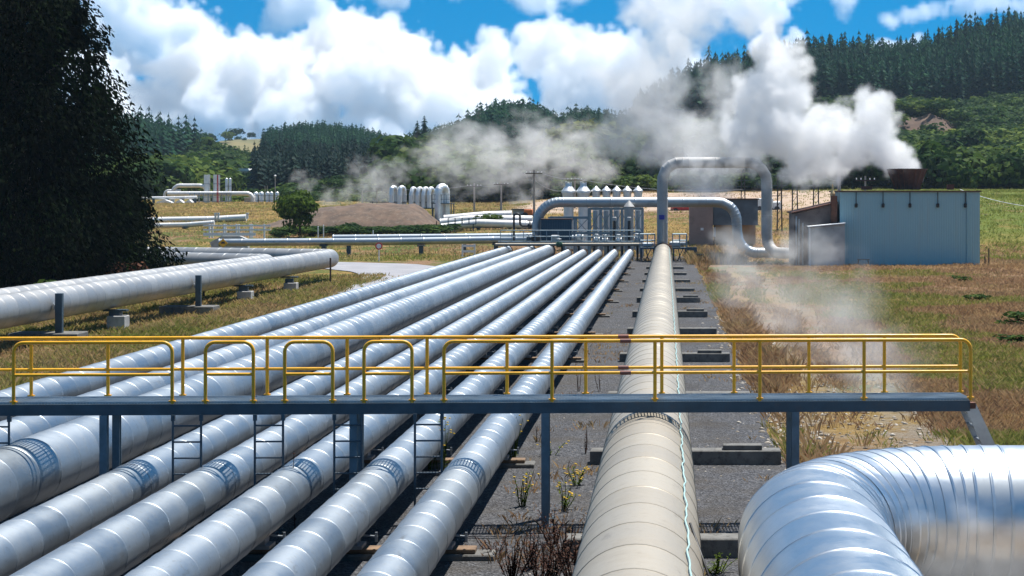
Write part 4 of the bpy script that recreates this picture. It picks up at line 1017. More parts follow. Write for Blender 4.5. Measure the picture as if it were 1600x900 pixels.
for k, px in enumerate((400, 408.5, 418, 424, 433)): cyl_thing('round_vessel', wl_[k], 'vessel', px, 299.5, 321, .48 if k < 2 else .36, M['alu_far'], YF - 3, 'round topped vessels of the far plant')
run_pipe('far_pipe', 'high white pipe arch left of the tall cylinders', bend([(ax(270, YF), YF, az(322, YF)), (ax(270, YF), YF, az(290, YF)), (ax(322, YF), YF, az(290, YF)), (ax(326, YF), YF, az(322, YF))], 1.3, 10), .38, M['white_pipe'], 'pipes of the far plant', 2, 16, 101)
run_pipe('far_pipe', 'long white pipe in front of the tall cylinders', bend([(ax(262, YF - 4), YF - 4, az(302.5, YF - 4)), (ax(394, YF - 4), YF - 4, az(302.5, YF - 4)), (ax(396, YF - 4), YF - 4, az(321, YF - 4))], 1.0, 10), .42, M['white_pipe'], 'pipes of the far plant', 2, 16, 102)
run_pipe('far_pipe', 'small white pipe arch at the left end of the far plant', bend([(ax(257, YF), YF, az(322, YF)), (ax(257, YF), YF, az(298, YF)), (ax(282, YF), YF, az(298, YF))], .8, 10), .26, M['white_pipe'], 'pipes of the far plant', 2, 16, 103)
run_pipe('far_pipe', 'low white pipe along the ground of the far plant', [(ax(220, YF - 8), YF - 8, az(310, YF - 8)), (ax(308, YF - 8), YF - 8, az(308.5, YF - 8))], .3, M['white_pipe'], 'pipes of the far plant', 2, 16, 104, posts=[(ax(p_, YF - 8), YF - 8, az(311, YF)) for p_ in (240, 262, 285, 305)])
for k, (px, w_) in enumerate(((258, 3.4), (282, 1.6), (297, 1.5))):
    t = thing('white_tank', ['low white covered pile at the left end of the far plant', 'small white tent shaped cover in the far plant', 'small white cover next to the tent shaped one'][k], 'tank', (ax(px, YF - 9), YF - 9, az(320, YF - 9)), 0, 'white covers of the far plant')
    MB().prism([(-w_ / 2, -.2), (w_ / 2, -.2), (w_ / 2 * .8, .5), (w_ * .05, .95), (-w_ / 2 * .7, .6)], -1, 1).build('cover', M['white'], t)
t = thing('red_mast', 'red mast in front of the tall far cylinders', 'mast', (ax(340, YF - 6), YF - 6, az(322, YF - 6))); h_ = 49 * (YF - 6) / FPX
for s_ in (-1, 1): MB().bar((s_ * .12, 0, 0), (s_ * .05, 0, h_), .1).build('leg', M['red'], t)
mb = MB(); [mb.bar((-.12, 0, h_ * k / 8), (.1, 0, h_ * (k + .5) / 8), .07) for k in range(8)]; mb.build('lacing', M['red'], t)
t = thing('far_rack', 'grey steel pipe rack at the foot of the tall far cylinders', 'rack', (ax(340, YF - 5), YF - 5, az(322, YF)))
for px in range(308, 372, 7): MB().bar((ax(px, YF) - t.location.x, 0, 0), (ax(px, YF) - t.location.x, 0, 2.4), .16).build('column', M['galv'], t)
mb = MB(); [mb.bar((ax(308, YF) - t.location.x, 0, z_), (ax(370, YF) - t.location.x, 0, z_), .14) for z_ in (.9, 1.7, 2.4)]; mb.build('beam', M['galv'], t)
t = thing('far_shed', 'small cream shed under the end of the far horizontal pipe', 'shed', (ax(389, YF - 2), YF - 2, az(322, YF))); MB().box((0, 1, .75), (1.7, 2, 1.5)).build('wall', M['concrete_pale'], t); MB().box((0, 1, 1.55), (1.9, 2.2, .1)).build('roof', M['white'], t)
t = thing('lamp_mast', 'thin lamp mast with white head at the far plant', 'lamp', (ax(430, YF), YF, az(322, YF))); h_ = 46 * YF / FPX
MB().tube([(0, 0, 0), (0, 0, h_)], [.12, .07], 8).build('mast', M['wood_pole'], t); MB().lathe([(0, 0), (.2, .05), (.24, .2), (.12, .32), (0, .34)], (0, 0, h_), 12).build('lamp_head', M['white'], t)
for k, px in enumerate((414, 417.5)): pole(['thin pole behind the round far vessels, left one', 'thin pole behind the round far vessels, right one'][k], px, 290, 345, False, .08)
t = thing('hill_house', 'cream house with pale roof among the trees of the far hillside', 'house', (ax(380, 455), 455, az(283, 455)))
MB().box((0, 2, 1.2), (2.6, 4, 2.6)).build('wall', simple('cream_wall', (.6, .5, .34), .8), t); MB().prism([(-1.7, 2.5), (1.7, 2.5), (1.3, 3.2), (-1.3, 3.2)], -.3, 4.3).build('roof', M['white'], t)
for xx in (-.7, .6): MB().box((xx, -.02, 1.4), (.7, .06, .8)).build('window', M['glass'], t)
# ------------------------------------------------------------------ plants
M['pine'] = foliage('pine_needles', [(0, (.004, .023, .014)), (.5, (.009, .043, .023)), (1, (.024, .082, .03))], .18)
M['pine_dark'] = foliage('dark_pine_needles', [(0, (.005, .014, .013)), (.5, (.010, .026, .022)), (1, (.02, .042, .028))], .15)
M['bush'] = foliage('broad_leaves', [(0, (.010, .028, .009)), (.4, (.03, .066, .016)), (.7, (.085, .13, .024)), (1, (.19, .23, .04))], .35)
M['bush_lime'] = foliage('yellow_green_leaves', [(0, (.04, .065, .012)), (.5, (.115, .14, .022)), (1, (.22, .235, .045))], .35)
M['tree_dark'] = foliage('dark_cypress_leaves', [(0, (.001, .003, .001)), (.5, (.0025, .007, .0015)), (.85, (.008, .021, .003)), (1, (.034, .066, .007))], .16, .8, .5)  # brightest stop paints sunlit clumps into the leaf colour
M['round_bush'] = foliage('bright_bush_leaves', [(0, (.015, .036, .006)), (.5, (.06, .105, .014)), (1, (.14, .19, .025))], .38)
M['rust_leaf'] = foliage('reddish_dry_leaves', [(0, (.06, .025, .015)), (.5, (.15, .065, .04)), (1, (.25, .13, .08))], .25)
M['dry_grass'] = foliage('dry_grass_blades', [(0, (.16, .09, .055)), (.35, (.31, .185, .105)), (.62, (.46, .32, .16)), (.8, (.24, .25, .06)), (1, (.12, .18, .035))], .5, .8, .6)
M['green_grass'] = foliage('green_grass_blades', [(0, (.03, .05, .01)), (.5, (.07, .10, .02)), (1, (.2, .17, .06))], .3, .8, .6)
M['dry_stalk'] = foliage('dry_brown_stalks', [(0, (.028, .015, .012)), (.5, (.07, .038, .03)), (1, (.14, .085, .06))], .1, .9)
M['weed_leaf'] = foliage('weed_leaves', [(0, (.04, .07, .012)), (.5, (.10, .15, .02)), (1, (.2, .23, .05))], .35, .7, 2)
M['flower'] = simple('yellow_petals', (.72, .46, .02), .6, 0, .15, 9)

def conifer_proto(r, layers=9, fronds=8, wide=.2, bare=.12):
    V = []; F = []
    for k in range(layers):
        t = k / layers; z = bare + (1 - bare) * t; R0 = wide * (1 - t) ** .8 * r.uniform(.8, 1.15) + .012
        if k == 0: R0 *= .8
        n = max(4, int(fronds * (1 - .45 * t))); a0 = r.random() * 6.28
        for j in range(n):
            a = a0 + 6.283 * j / n + r.uniform(-.25, .25); rr_ = R0 * r.uniform(.72, 1.2); w = R0 * r.uniform(.45, .7); dz = rr_ * r.uniform(.1, .5) - .02
            c, s = math.cos(a), math.sin(a); b = len(V); zz = z + r.uniform(-.02, .02)
            V += [(0, 0, zz + .085), (c * rr_ * .5 - s * w * .5, s * rr_ * .5 + c * w * .5, zz + .02 - dz * .5), (c * rr_, s * rr_, zz - dz), (c * rr_ * .5 + s * w * .5, s * rr_ * .5 - c * w * .5, zz + .02 - dz * .5)]
            F.append((b, b + 1, b + 2, b + 3))
    b = len(V)   # leader and trunk
    for a in range(3):
        c, s = math.cos(a * 2.09) * .008, math.sin(a * 2.09) * .008
        V += [(c, s, 0), (-s, c, 0), (0, 0, 1.03), (c * .2, s * .2, 1.03)]; F.append((b + a * 4, b + a * 4 + 1, b + a * 4 + 2, b + a * 4 + 3))
    return np.array(V), np.array(F)
def leafy_proto(r, n=120, lobes=6, leaf=.13, flat=.75, low=.38):
    """crown of leaf clumps over several lobes; unit height, base at 0"""
    V = []; F = []; L = []
    for k in range(lobes):
        a = r.random() * 6.28; d = r.uniform(.1, .34); L.append((math.cos(a) * d, math.sin(a) * d, r.uniform(low, .72), r.uniform(.2, .34)))
    L.append((0, 0, .55, .36))
    for k in range(n):
        lx, ly, lz, lr = L[k % len(L)]
        u = r.uniform(-.55, 1); a = r.random() * 6.283; q = math.sqrt(max(0, 1 - u * u)); rad = lr * r.uniform(.72, 1.08)
        c = Vector((lx + rad * q * math.cos(a), ly + rad * q * math.sin(a), max(.03, lz + rad * u * flat)))
        nn = (Vector((q * math.cos(a), q * math.sin(a), u)) + Vector((r.uniform(-.6, .6), r.uniform(-.6, .6), r.uniform(-.4, .7)))).normalized()
        t1 = nn.orthogonal().normalized(); t1 = Matrix.Rotation(r.random() * 6.28, 3, nn) @ t1; t2 = nn.cross(t1); s = leaf * r.uniform(.6, 1.25); b = len(V)
        V += [c - t1 * s, c - t2 * s * .7 + nn * s * .15, c + t1 * s, c + t2 * s * .7 - nn * s * .1]; F.append((b, b + 1, b + 2, b + 3))
    return np.array(V), np.array(F)
pr = random.Random(5)
CON = [conifer_proto(pr, 9, 8, .17) for _ in range(7)]
CONW = [conifer_proto(pr, 8, 8, .25, .06) for _ in range(6)]
CONT = [conifer_proto(pr, 10, 7, .13, .35) for _ in range(5)]
LEAF = [leafy_proto(pr, 230, 7, .085) for _ in range(8)]
def merge(protos, P, H, W, tint, rs):
    """P (n,3) bases, H heights, W width factors -> one big vertex / face array"""
    VV = []; FF = []; TT = []; off = 0
    for k, (V, F) in enumerate(protos):
        idx = np.where(np.arange(len(P)) % len(protos) == k)[0]
        if not len(idx): continue
        a = rs.random(len(idx)) * 6.283; c, s = np.cos(a)[:, None], np.sin(a)[:, None]
        x = V[None, :, 0] * c - V[None, :, 1] * s; y = V[None, :, 0] * s + V[None, :, 1] * c
        h = H[idx][:, None]; w = W[idx][:, None] * h
        lean = rs.normal(0, .02, (len(idx), 2))
        q = np.stack([x * w + V[None, :, 2] * h * lean[:, :1] + P[idx, 0:1], y * w + V[None, :, 2] * h * lean[:, 1:] + P[idx, 1:2], V[None, :, 2] * h + P[idx, 2:3]], -1).reshape(-1, 3)
        f = (F[None] + (np.arange(len(idx)) * len(V))[:, None, None]).reshape(-1, F.shape[1]) + off
        VV.append(q); FF.append(f); off += len(q)
        TT.append(np.clip(np.repeat(tint[idx], len(F)) + rs.normal(0, .13, len(f)), 0, 1))
    return np.concatenate(VV), np.concatenate(FF), np.concatenate(TT)

# ------------------------------------------------------------------ hills
mh, nt, bs = new_mat('hill_ground')
p = nt.pos(); f = nt.noise(p, .08, 6, .65); col = nt.ramp(f, [(.3, (.016, .024, .010)), (.6, (.04, .052, .018)), (.8, (.09, .085, .035))])
sock(nt, bs, 'Base Color', col); sock(nt, bs, 'Roughness', .95); M['hill'] = mh
m, nt, bs = new_mat('grassy_hill'); p = nt.pos(); col = nt.ramp(nt.noise(p, .03, 6, .65), [(.3, (.10, .10, .035)), (.6, (.19, .155, .06)), (.8, (.24, .195, .09))]); sock(nt, bs, 'Base Color', col); sock(nt, bs, 'Roughness', .95); M['grass_hill'] = m
m, nt, bs = new_mat('scarred_hill'); p = nt.pos(); f = nt.noise(p, .12, 7, .7)
earth_ = nt.ramp(f, [(.3, (.045, .026, .018)), (.55, (.10, .06, .04)), (.75, (.19, .135, .095))]); grass_ = nt.ramp(f, [(.3, (.02, .032, .012)), (.6, (.05, .066, .02)), (.8, (.11, .10, .04))])
msk = None
SCARS = [(ax(1432, 600), 600, 8.5, 24), (ax(1484, 590), 588, 5.5, 24), (ax(1405, 600), 610, 7, 14), (ax(1575, 445), 446, 7, 14), (ax(1500, 470), 470, 4, 12)]
for (sx, sy, rx, ry) in SCARS:
    d = nt.vmath('LENGTH', nt.vmath('MULTIPLY', nt.vmath('SUBTRACT', p, (sx, sy, 0)), (1 / rx, 1 / ry, 0)), out=1)
    q = nt.mapr(nt.math('ADD', d, nt.math('MULTIPLY_ADD', f, .9, -.45)), 1.05, .8)
    msk = q if msk is None else nt.math('MAXIMUM', msk, q)
sock(nt, bs, 'Base Color', nt.mix(msk, grass_, earth_)); sock(nt, bs, 'Roughness', .95); M['scar'] = m

class Hill:
    def __init__(s, name, ridge, Y0, Yr, mid=None, tree=0.0, mat='hill', z0=None, rough=1.5, seed=1, back=160):
        s.px = [a for a, _ in ridge]; s.py = [b for _, b in ridge]; s.Y0, s.Yr, s.tree, s.mid, s.z0 = Y0, Yr, tree, mid, z0; s.mat = mat; s.rough = rough; s.seed = seed; s.back = back
        s.x0, s.x1 = ax(s.px[0], Yr), ax(s.px[-1], Yr)
        o = grid_mesh(name, np.linspace(s.x0, s.x1, 90), np.unique(np.concatenate([np.linspace(Y0, Yr, 40), np.linspace(Yr, Yr + back, 10)])), s.z, M[mat]); tag(o, kind='structure')
    def z(s, x, y):
        x = np.asarray(x, float); y = np.asarray(y, float)
        zr = HC - (np.interp(x / s.Yr * FPX + 1042, s.px, s.py) - 304) * s.Yr / FPX - s.tree
        zb = (G(x, y * 0 + s.Y0) if s.z0 is None else s.z0) - 1.0
        t = np.clip((y - s.Y0) / (s.Yr - s.Y0), 0, 1)
        if s.mid: t = np.interp(t, [0, s.mid[0], 1], [0, s.mid[1], 1])
        else: t = np.sin(t * math.pi / 2) ** 1.2
        z = zb + (zr - zb) * t + (fbm(x, y, 30, s.seed, 3) - .5) * s.rough * 2 * np.clip(1 - abs(t - .5) * 2, 0, 1)
        if s.mat == 'scar':
            for (sx, sy, rx, ry) in SCARS: z = z + (min(4.2, ry * .2) + 1.5 * (fbm(x, y, 5, 99, 3) - .5)) * np.exp(-((x - sx) / (rx * 1.2)) ** 4) * np.clip((y - sy + ry * .45) / (ry * .5), 0, 1) * np.clip(1 - (y - sy - 10) / 90, 0, 1)
        bk = np.clip((y - s.Yr) / s.back, 0, 1); return z * (1 - bk) + (zr - (zr - zb) * bk * .7) * bk
    def scatter(s, sp, Ya, Yb, rs, px=None, avoid=None):
        xa, xb = (s.x0, s.x1) if px is None else (ax(px[0], s.Yr), ax(px[1], s.Yr))
        X, Y = np.meshgrid(np.arange(xa, xb, sp), np.arange(Ya, Yb, sp)); X = X.ravel() + rs.uniform(-.45, .45, X.size) * sp; Y = Y.ravel() + rs.uniform(-.45, .45, Y.size) * sp
        k = np.ones(len(X), bool)
        p_ = X / Y * FPX + 1042; k &= (p_ > -60) & (p_ < 1680)
        if px is not None: k &= (p_ > px[0]) & (p_ < px[1])
        if avoid:
            for (sx, sy, rx, ry) in avoid: k &= ((X - sx) / rx) ** 2 + ((Y - sy) / ry) ** 2 > .5
        X, Y = X[k], Y[k]; o = rs.permutation(len(X)); X, Y = X[o], Y[o]
        return np.stack([X, Y, s.z(X, Y) - .3], -1)
rs = np.random.default_rng(3)
def forest(name, protos, P, h, hv, w, mat, tint=None, wv=.12, tscale=25):
    n = len(P); H = h * (1 + rs.normal(0, hv, n)).clip(.55, 1.6); Wd = w * (1 + rs.normal(0, wv, n)).clip(.6, 1.5)
    T = np.clip((fbm(P[:, 0], P[:, 1], tscale, 17, 2) if tint is None else tint) + rs.normal(0, .2, n), 0, 1)
    V, F, TT = merge(protos, P, H, Wd, T, rs)
    o = arrays_mesh(name, V, F, M[mat], TT); return tag(o, kind='stuff')

hD = Hill('hill', [(930, 260), (1000, 165), (1060, 124), (1100, 108), (1150, 97), (1250, 77), (1400, 76), (1450, 70), (1520, 48), (1600, 30), (1720, 8), (1950, -10)], 430, 900, (.70, .60), 17, 'scar', rough=3, seed=4)
P = hD.scatter(4.5, 765, 950, rs); forest('pine_forest', CONT + CON, P, 21, .13, 1.3, 'pine', wv=.15)
P = hD.scatter(4.4, 440, 765, rs, (1060, 1700), SCARS)
dist = (P[:, 1] - 430) / 335
forest('hillside_scrub', LEAF, P, 5.4, .32, 1.5, 'bush', np.clip(.62 - .25 * dist + (fbm(P[:, 0], P[:, 1], 28, 8, 3) - .5) * 1.3, 0, 1))
hC = Hill('hill', [(600, 250), (640, 236), (690, 216), (735, 204), (765, 184), (785, 171), (805, 166), (845, 170), (868, 184), (885, 192), (905, 178), (940, 180), (990, 192), (1060, 205), (1160, 230)], 560, 800, None, 11, rough=2, seed=6)
P = hC.scatter(3.6, 630, 860, rs, (640, 1150)); forest('pine_forest', CON + CONW, P, 12.5, .1, 1.7, 'pine')
hB = Hill('hill', [(400, 262), (425, 240), (445, 222), (470, 203), (500, 195), (560, 200), (600, 210), (640, 226), (680, 246), (720, 262)], 640, 900, None, 10, rough=1, seed=7)
P = hB.scatter(3.3, 690, 940, rs, (410, 715)); forest('pine_forest', CON, P, 10.5, .1, 1.6, 'pine')
hA = Hill('hill', [(60, 160), (205, 184), (240, 186), (270, 196), (300, 209), (322, 204), (335, 190), (360, 196), (400, 206), (450, 228), (480, 262)], 480, 700, None, 15, rough=2, seed=8)
P = hA.scatter(3.4, 510, 730, rs, (140, 330)); forest('pine_forest', CON + CONW, P, 15, .13, 1.45, 'pine', tint=np.full(len(P), .55))
P = hA.scatter(3.8, 485, 720, rs, (300, 450)); forest('broadleaf_wood', LEAF + CONW, P, 6.5, .25, 1.25, 'bush', tint=np.full(len(P), .42))
hG = Hill('hill', [(120, 258), (230, 262), (300, 262), (360, 268), (420, 276), (480, 290)], 370, 500, None, 6, rough=1, seed=9)
P = hG.scatter(3.6, 372, 515, rs, (140, 470), [(ax(381, 440), 436, 4.5, 26)]); forest('broadleaf_wood', LEAF, P, 7.5, .3, 1.2, 'bush')
hF = Hill('hill', [(340, 285), (385, 268), (430, 247), (470, 240), (540, 238), (640, 240), (700, 246), (760, 262)], 400, 600, None, 9, rough=1, seed=10)
P = hF.scatter(3.2, 410, 615, rs, (395, 740)); forest('pine_forest', CONW + CON, P, 10.5, .12, 1.3, 'pine_dark')
hE = Hill('hill', [(560, 268), (620, 246), (660, 226), (720, 236), (800, 244), (860, 244), (905, 230), (950, 222), (1000, 232), (1060, 246), (1150, 252), (1250, 256), (1340, 268), (1420, 285)], 335, 520, None, 7, rough=2, seed=11)
P = hE.scatter(4.2, 340, 535, rs); pp = P[:, 0] / P[:, 1] * FPX + 1042; P_low = P[pp < 610]; P = P[pp >= 610]
forest('hillside_scrub', LEAF, P_low, 2.0, .35, 1.9, 'bush')
forest('broadleaf_wood', LEAF, P, 7.6, .3, 1.15, 'bush', np.clip(.45 + (fbm(P[:, 0], P[:, 1], 22, 30, 3) - .5) * 1.4 + .15 * np.exp(-((P[:, 0] + 17) / 9) ** 2), 0, 1))
P = hE.scatter(5, 430, 530, rs, (885, 1010)); forest('yellow_green_trees', LEAF, P, 10.5, .2, 1.0, 'bush_lime')
hH = Hill('hill', [(300, 250), (345, 226), (380, 219), (420, 218), (460, 221), (520, 250)], 1000, 1300, None, 0, 'grass_hill', rough=2, seed=12)
P = hH.scatter(14, 1180, 1330, rs, (300, 400)); forest('broadleaf_wood', LEAF, P[::3], 8, .3, 1.1, 'bush')
P = np.array([[x_, y_, g(x_, y_) - .2] for x_, y_ in zip(rs.uniform(-52, 30, 330), rs.uniform(322, 345, 330))])
P = P[(P[:, 0] > -20) | (P[:, 1] > 338)]
forest('roadside_scrub', LEAF, P, 2.6, .4, 1.6, 'bush')

P = np.stack([rs.uniform(ax(440, 206), ax(700, 206), 150), rs.uniform(202, 209, 150)], -1); P = np.concatenate([P, (G(P[:, 0], P[:, 1]) - .1)[:, None]], 1)
P = P[fbm(P[:, 0], P[:, 1], 5, 55, 2) > .42]; forest('low_undergrowth', LEAF, P, .8, .35, 2.4, 'bush', np.clip(rs.normal(.35, .15, len(P)), 0, 1))
# ------------------------------------------------------------------ single trees and bushes
def tree_thing(name, label, cat, loc, h, crown_V, crown_F, tint, mat, trunk_r, group=None, branches=6, trunk_h=None, seed=1):
    t = thing(name, label, cat, loc, 0, group); r = random.Random(seed); th_ = trunk_h or h * .8
    mb = MB(); mb.tube([(0, 0, -.4), (r.uniform(-.1, .1), r.uniform(-.1, .1), th_ * .4), (r.uniform(-.2, .2), r.uniform(-.2, .2), th_)], [trunk_r * 1.25, trunk_r, trunk_r * .25], 9)
    for k in range(branches):
        z0 = th_ * r.uniform(.2, .8); a = r.random() * 6.28; l = h * r.uniform(.12, .24) * (1 - .85 * z0 / th_)
        mb.tube([(0, 0, z0), (math.cos(a) * l * .5, math.sin(a) * l * .5, z0 + l * .25), (math.cos(a) * l, math.sin(a) * l, z0 + l * .6)], [trunk_r * .4, trunk_r * .28, trunk_r * .08], 6)
    mb.build('trunk', M['bark'], t, True, None, 60)
    arrays_mesh('crown', crown_V, crown_F, M[mat], tint, parent=t)
    return t
def sprays(n, prof, r, size, droop=.5, clumps=140, inner=.55, gap=.0):
    """hanging leaf sprays gathered in clumps over a tapering crown; prof: [(z, radius)]"""
    zs = [a for a, _ in prof]; rr_ = [b for _, b in prof]; C = []
    zz = np.linspace(zs[0], zs[-1], 400); ar = np.interp(zz, zs, rr_); cdf = np.cumsum(ar + .2); cdf /= cdf[-1]
    for k in range(clumps):
        z = float(np.interp(r.random(), cdf, zz)); R_ = float(np.interp(z, zs, rr_)); a = r.random() * 6.283; q = R_ * r.uniform(inner, 1.0) * (1 + .12 * math.sin(a * 3 + z)); C.append((q * math.cos(a), q * math.sin(a), z, .35 + .17 * R_ * r.uniform(.6, 1.2), r.random()))
    V = np.zeros((n * 4, 3)); T = np.zeros(n)
    for k in range(n):
        cx, cy, cz, cr, ct = C[r.randrange(clumps)]
        d = Vector((r.gauss(0, 1), r.gauss(0, 1), r.gauss(0, 1.1))); d = d.normalized() * cr * r.random() ** .4
        c = Vector((cx + d.x, cy + d.y, cz + d.z * 1.3)); out = Vector((c.x, c.y, 0)).normalized() if (abs(c.x) + abs(c.y)) > .01 else Vector((1, 0, 0))
        ln = (out * r.uniform(.2, 1) + Vector((r.uniform(-.6, .6), r.uniform(-.6, .6), -droop * r.uniform(.4, 1.8) + .15))).normalized()
        sd = ln.cross(Vector((r.uniform(-1, 1), r.uniform(-1, 1), r.uniform(-.2, 1)))).normalized(); s = size * r.uniform(.55, 1.3)
        V[k * 4:k * 4 + 4] = (c - ln * s, c + sd * s * .38, c + ln * s, c - sd * s * .38); T[k] = min(1, max(0, .15 + .5 * ct + r.gauss(0, .18)))
    return V, np.arange(n * 4).reshape(-1, 4), T
r_ = random.Random(21)
prof = [(1.0, 6.6), (2.0, 8.0), (4.5, 8.0), (6.7, 7.5), (8.8, 6.9), (12.4, 5.9), (16.3, 4.1), (20, 2.7), (25, .6), (26.5, .1)]
V, F, T = sprays(85000, prof, r_, .17, .8, 520, .45)
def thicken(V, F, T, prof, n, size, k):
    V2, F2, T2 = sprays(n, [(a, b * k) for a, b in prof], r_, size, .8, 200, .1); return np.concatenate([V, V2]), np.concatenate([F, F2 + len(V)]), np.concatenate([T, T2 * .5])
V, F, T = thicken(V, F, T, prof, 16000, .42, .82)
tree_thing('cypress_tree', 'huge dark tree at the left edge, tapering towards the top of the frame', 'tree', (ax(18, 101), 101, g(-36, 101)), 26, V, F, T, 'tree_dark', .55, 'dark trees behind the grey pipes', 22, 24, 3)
prof2 = [(0.4, 6.4), (2, 7.5), (6, 7.6), (10, 6.8), (16, 5.0), (22, 2.6), (28, .2)]
V, F, T = sprays(40000, prof2, r_, .22, .8, 360, .45)
V, F, T = thicken(V, F, T, prof2, 10000, .45, .85)
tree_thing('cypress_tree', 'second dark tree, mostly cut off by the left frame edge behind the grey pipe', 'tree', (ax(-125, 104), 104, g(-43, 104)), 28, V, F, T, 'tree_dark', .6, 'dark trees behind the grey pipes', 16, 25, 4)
V, F, T = sprays(20000, [(.2, 3.0), (1.2, 3.6), (3, 3.2), (5, 2.3), (7, .7)], r_, .16, .9, 120, .4)
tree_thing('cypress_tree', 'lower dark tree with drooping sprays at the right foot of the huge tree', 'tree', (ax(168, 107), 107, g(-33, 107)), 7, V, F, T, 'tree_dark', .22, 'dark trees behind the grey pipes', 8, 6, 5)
def leafy(name, label, cat, loc, h, w, mat, seed, n=900, leaf=.07, group=None, lobes=9, lift=0):
    r = random.Random(seed); V, F = leafy_proto(r, n, lobes, leaf, .75, .16); V = V * np.array([w, w, h]); V[:, 2] += lift
    T = np.clip(np.random.default_rng(seed).normal(.5, .22, len(F)), 0, 1)
    return tree_thing(name, label, cat, loc, h, V, F, T, mat, .05 * h ** .5, group, 5, h * .6, seed)
Yb_ = 200
leafy('round_bush', 'round bright green bush standing in front of the brown mound', 'bush', (ax(469, Yb_), Yb_, az(359, Yb_)), 4.9, 4.7, 'round_bush', 3, 3600, .045, None, 14)
leafy('shrub', 'spreading dark green shrub beside the white ground pipes', 'shrub', (ax(765, 214), 214, az(356, 214)), 1.9, 3.8, 'round_bush', 5, 700, .06)
sh = [(318, 100, 1.5, 2.2, 'round_bush', 'low green shrub above the grey pipe, right of the reddish shrubs'), (268, 104, 1.3, 1.8, 'bush', 'small green shrub between the two reddish shrubs behind the grey pipe'), (238, 104, 1.2, 1.5, 'rust_leaf', 'reddish brown dry shrub nearest the right end of the dark tree'), (196, 100, 1.9, 2.0, 'rust_leaf', 'taller reddish brown dry shrub at the foot of the dark tree'), (60, 82, 1.9, 2.6, 'bush', 'dim green shrub under the dark tree above the grey pipe'), (130, 88, 1.3, 2.2, 'rust_leaf', 'brownish low shrub in the shade under the dark tree'), (10, 78, 1.6, 2.4, 'tree_dark', 'dark shrub at the left frame edge above the grey pipe'), (345, 118, 1.0, 1.8, 'round_bush', 'tiny green shrub in front of the pale pipe run past the elbow')]
for k, (px, Y, h, w, mt, lab) in enumerate(sh): leafy('shrub', lab, 'shrub', (ax(px, Y), Y, g(ax(px, Y), Y) + (.55 if px > 150 else 0)), h, w, mt, 40 + k, 420, .075, 'shrubs behind the grey pipes')
for k, (px, py, Y, h, lab) in enumerate(((652, 214, 560, 6.6, 'tall ragged pine standing out on the ridge left of a twin'), (663, 214, 565, 8.2, 'taller ragged pine on the ridge, right one of the twin'), (640, 219, 570, 3.6, 'small pine on the ridge left of the ragged twin pines'))):
    V, F = conifer_proto(random.Random(70 + k), 11, 9, .42, .08); V = V * np.array([h, h, h]); T = np.clip(np.random.default_rng(k).normal(.3, .15, len(F)), 0, 1)
    z = float(hE.z(ax(px, Y), Y)); zb = az(py, Y) - 1.5
    tree_thing('pine_tree', lab, 'tree', (ax(px, Y), Y, zb), h, V, F, T, 'pine', .2, 'single pines on the middle ridge', 0, h * .9, k)
for k, (px, py, h, w) in enumerate(((357, 221, 5.5, 6.5), (383, 220, 3.2, 3.6))):
    Y = 1240; leafy('lone_tree', ['lone rounded tree on the far grassy skyline', 'smaller lone tree right of the rounded one on the far grassy skyline'][k], 'tree', (ax(px, Y), Y, az(py, Y) - .6), h, w, 'bush', 80 + k, 200, .12)
r0 = random.Random(9)
V = []; F = []
for j in range(11):
    a = j * 6.283 / 11; c, s = math.cos(a), math.sin(a); b = len(V); L_ = r0.uniform(1.7, 2.3)
    V += [(0, 0, 2.2), (c * L_ * .5 - s * .25, s * L_ * .5 + c * .25, 2.75), (c * L_, s * L_, 2.1), (c * L_ * .5 + s * .25, s * L_ * .5 - c * .25, 2.75)]; F.append((b, b + 1, b + 2, b + 3))
xx, yy = ax(1488, 560), 560; tree_thing('tree_fern', 'bright yellow green tree fern on the scrubby slope above the shed', 'tree fern', (xx, yy, float(hD.z(xx, yy)) + 3.5), 2.4, np.array(V), np.array(F), np.full(len(F), .95), 'bush_lime', .18, None, 0, 2.2)

# ------------------------------------------------------------------ grass and weeds
def blades(P, H, n, spread, lean, width, rs):
    """n blades per tuft: each a bent strip of one quad + tip"""
    N = len(P); a = rs.random((N, n)) * 6.283; d = rs.random((N, n)) ** .5 * spread
    bx = P[:, 0:1] + np.cos(a) * d; by = P[:, 1:2] + np.sin(a) * d; bz = np.repeat(P[:, 2:3], n, 1)
    h = H[:, None] * rs.uniform(.55, 1.15, (N, n)); l = h * lean * rs.uniform(.2, 1.3, (N, n)); b2 = a + rs.normal(0, .8, (N, n)); w = width * rs.uniform(.6, 1.3, (N, n)) * (H[:, None] / H.mean()) ** .5
    t = rs.random((N, n)) * 6.283
    wx, wy = np.cos(t) * w, np.sin(t) * w
    v0 = np.stack([bx - wx, by - wy, bz], -1); v1 = np.stack([bx + wx, by + wy, bz], -1)
    mx, my = bx + np.cos(b2) * l * .35, by + np.sin(b2) * l * .35
    v2 = np.stack([mx + wx * .7, my + wy * .7, bz + h * .62], -1); v3 = np.stack([bx + np.cos(b2) * l, by + np.sin(b2) * l, bz + h], -1)
    V = np.stack([v0, v1, v2, v3], 2).reshape(-1, 3); return V, np.arange(len(V)).reshape(-1, 4)
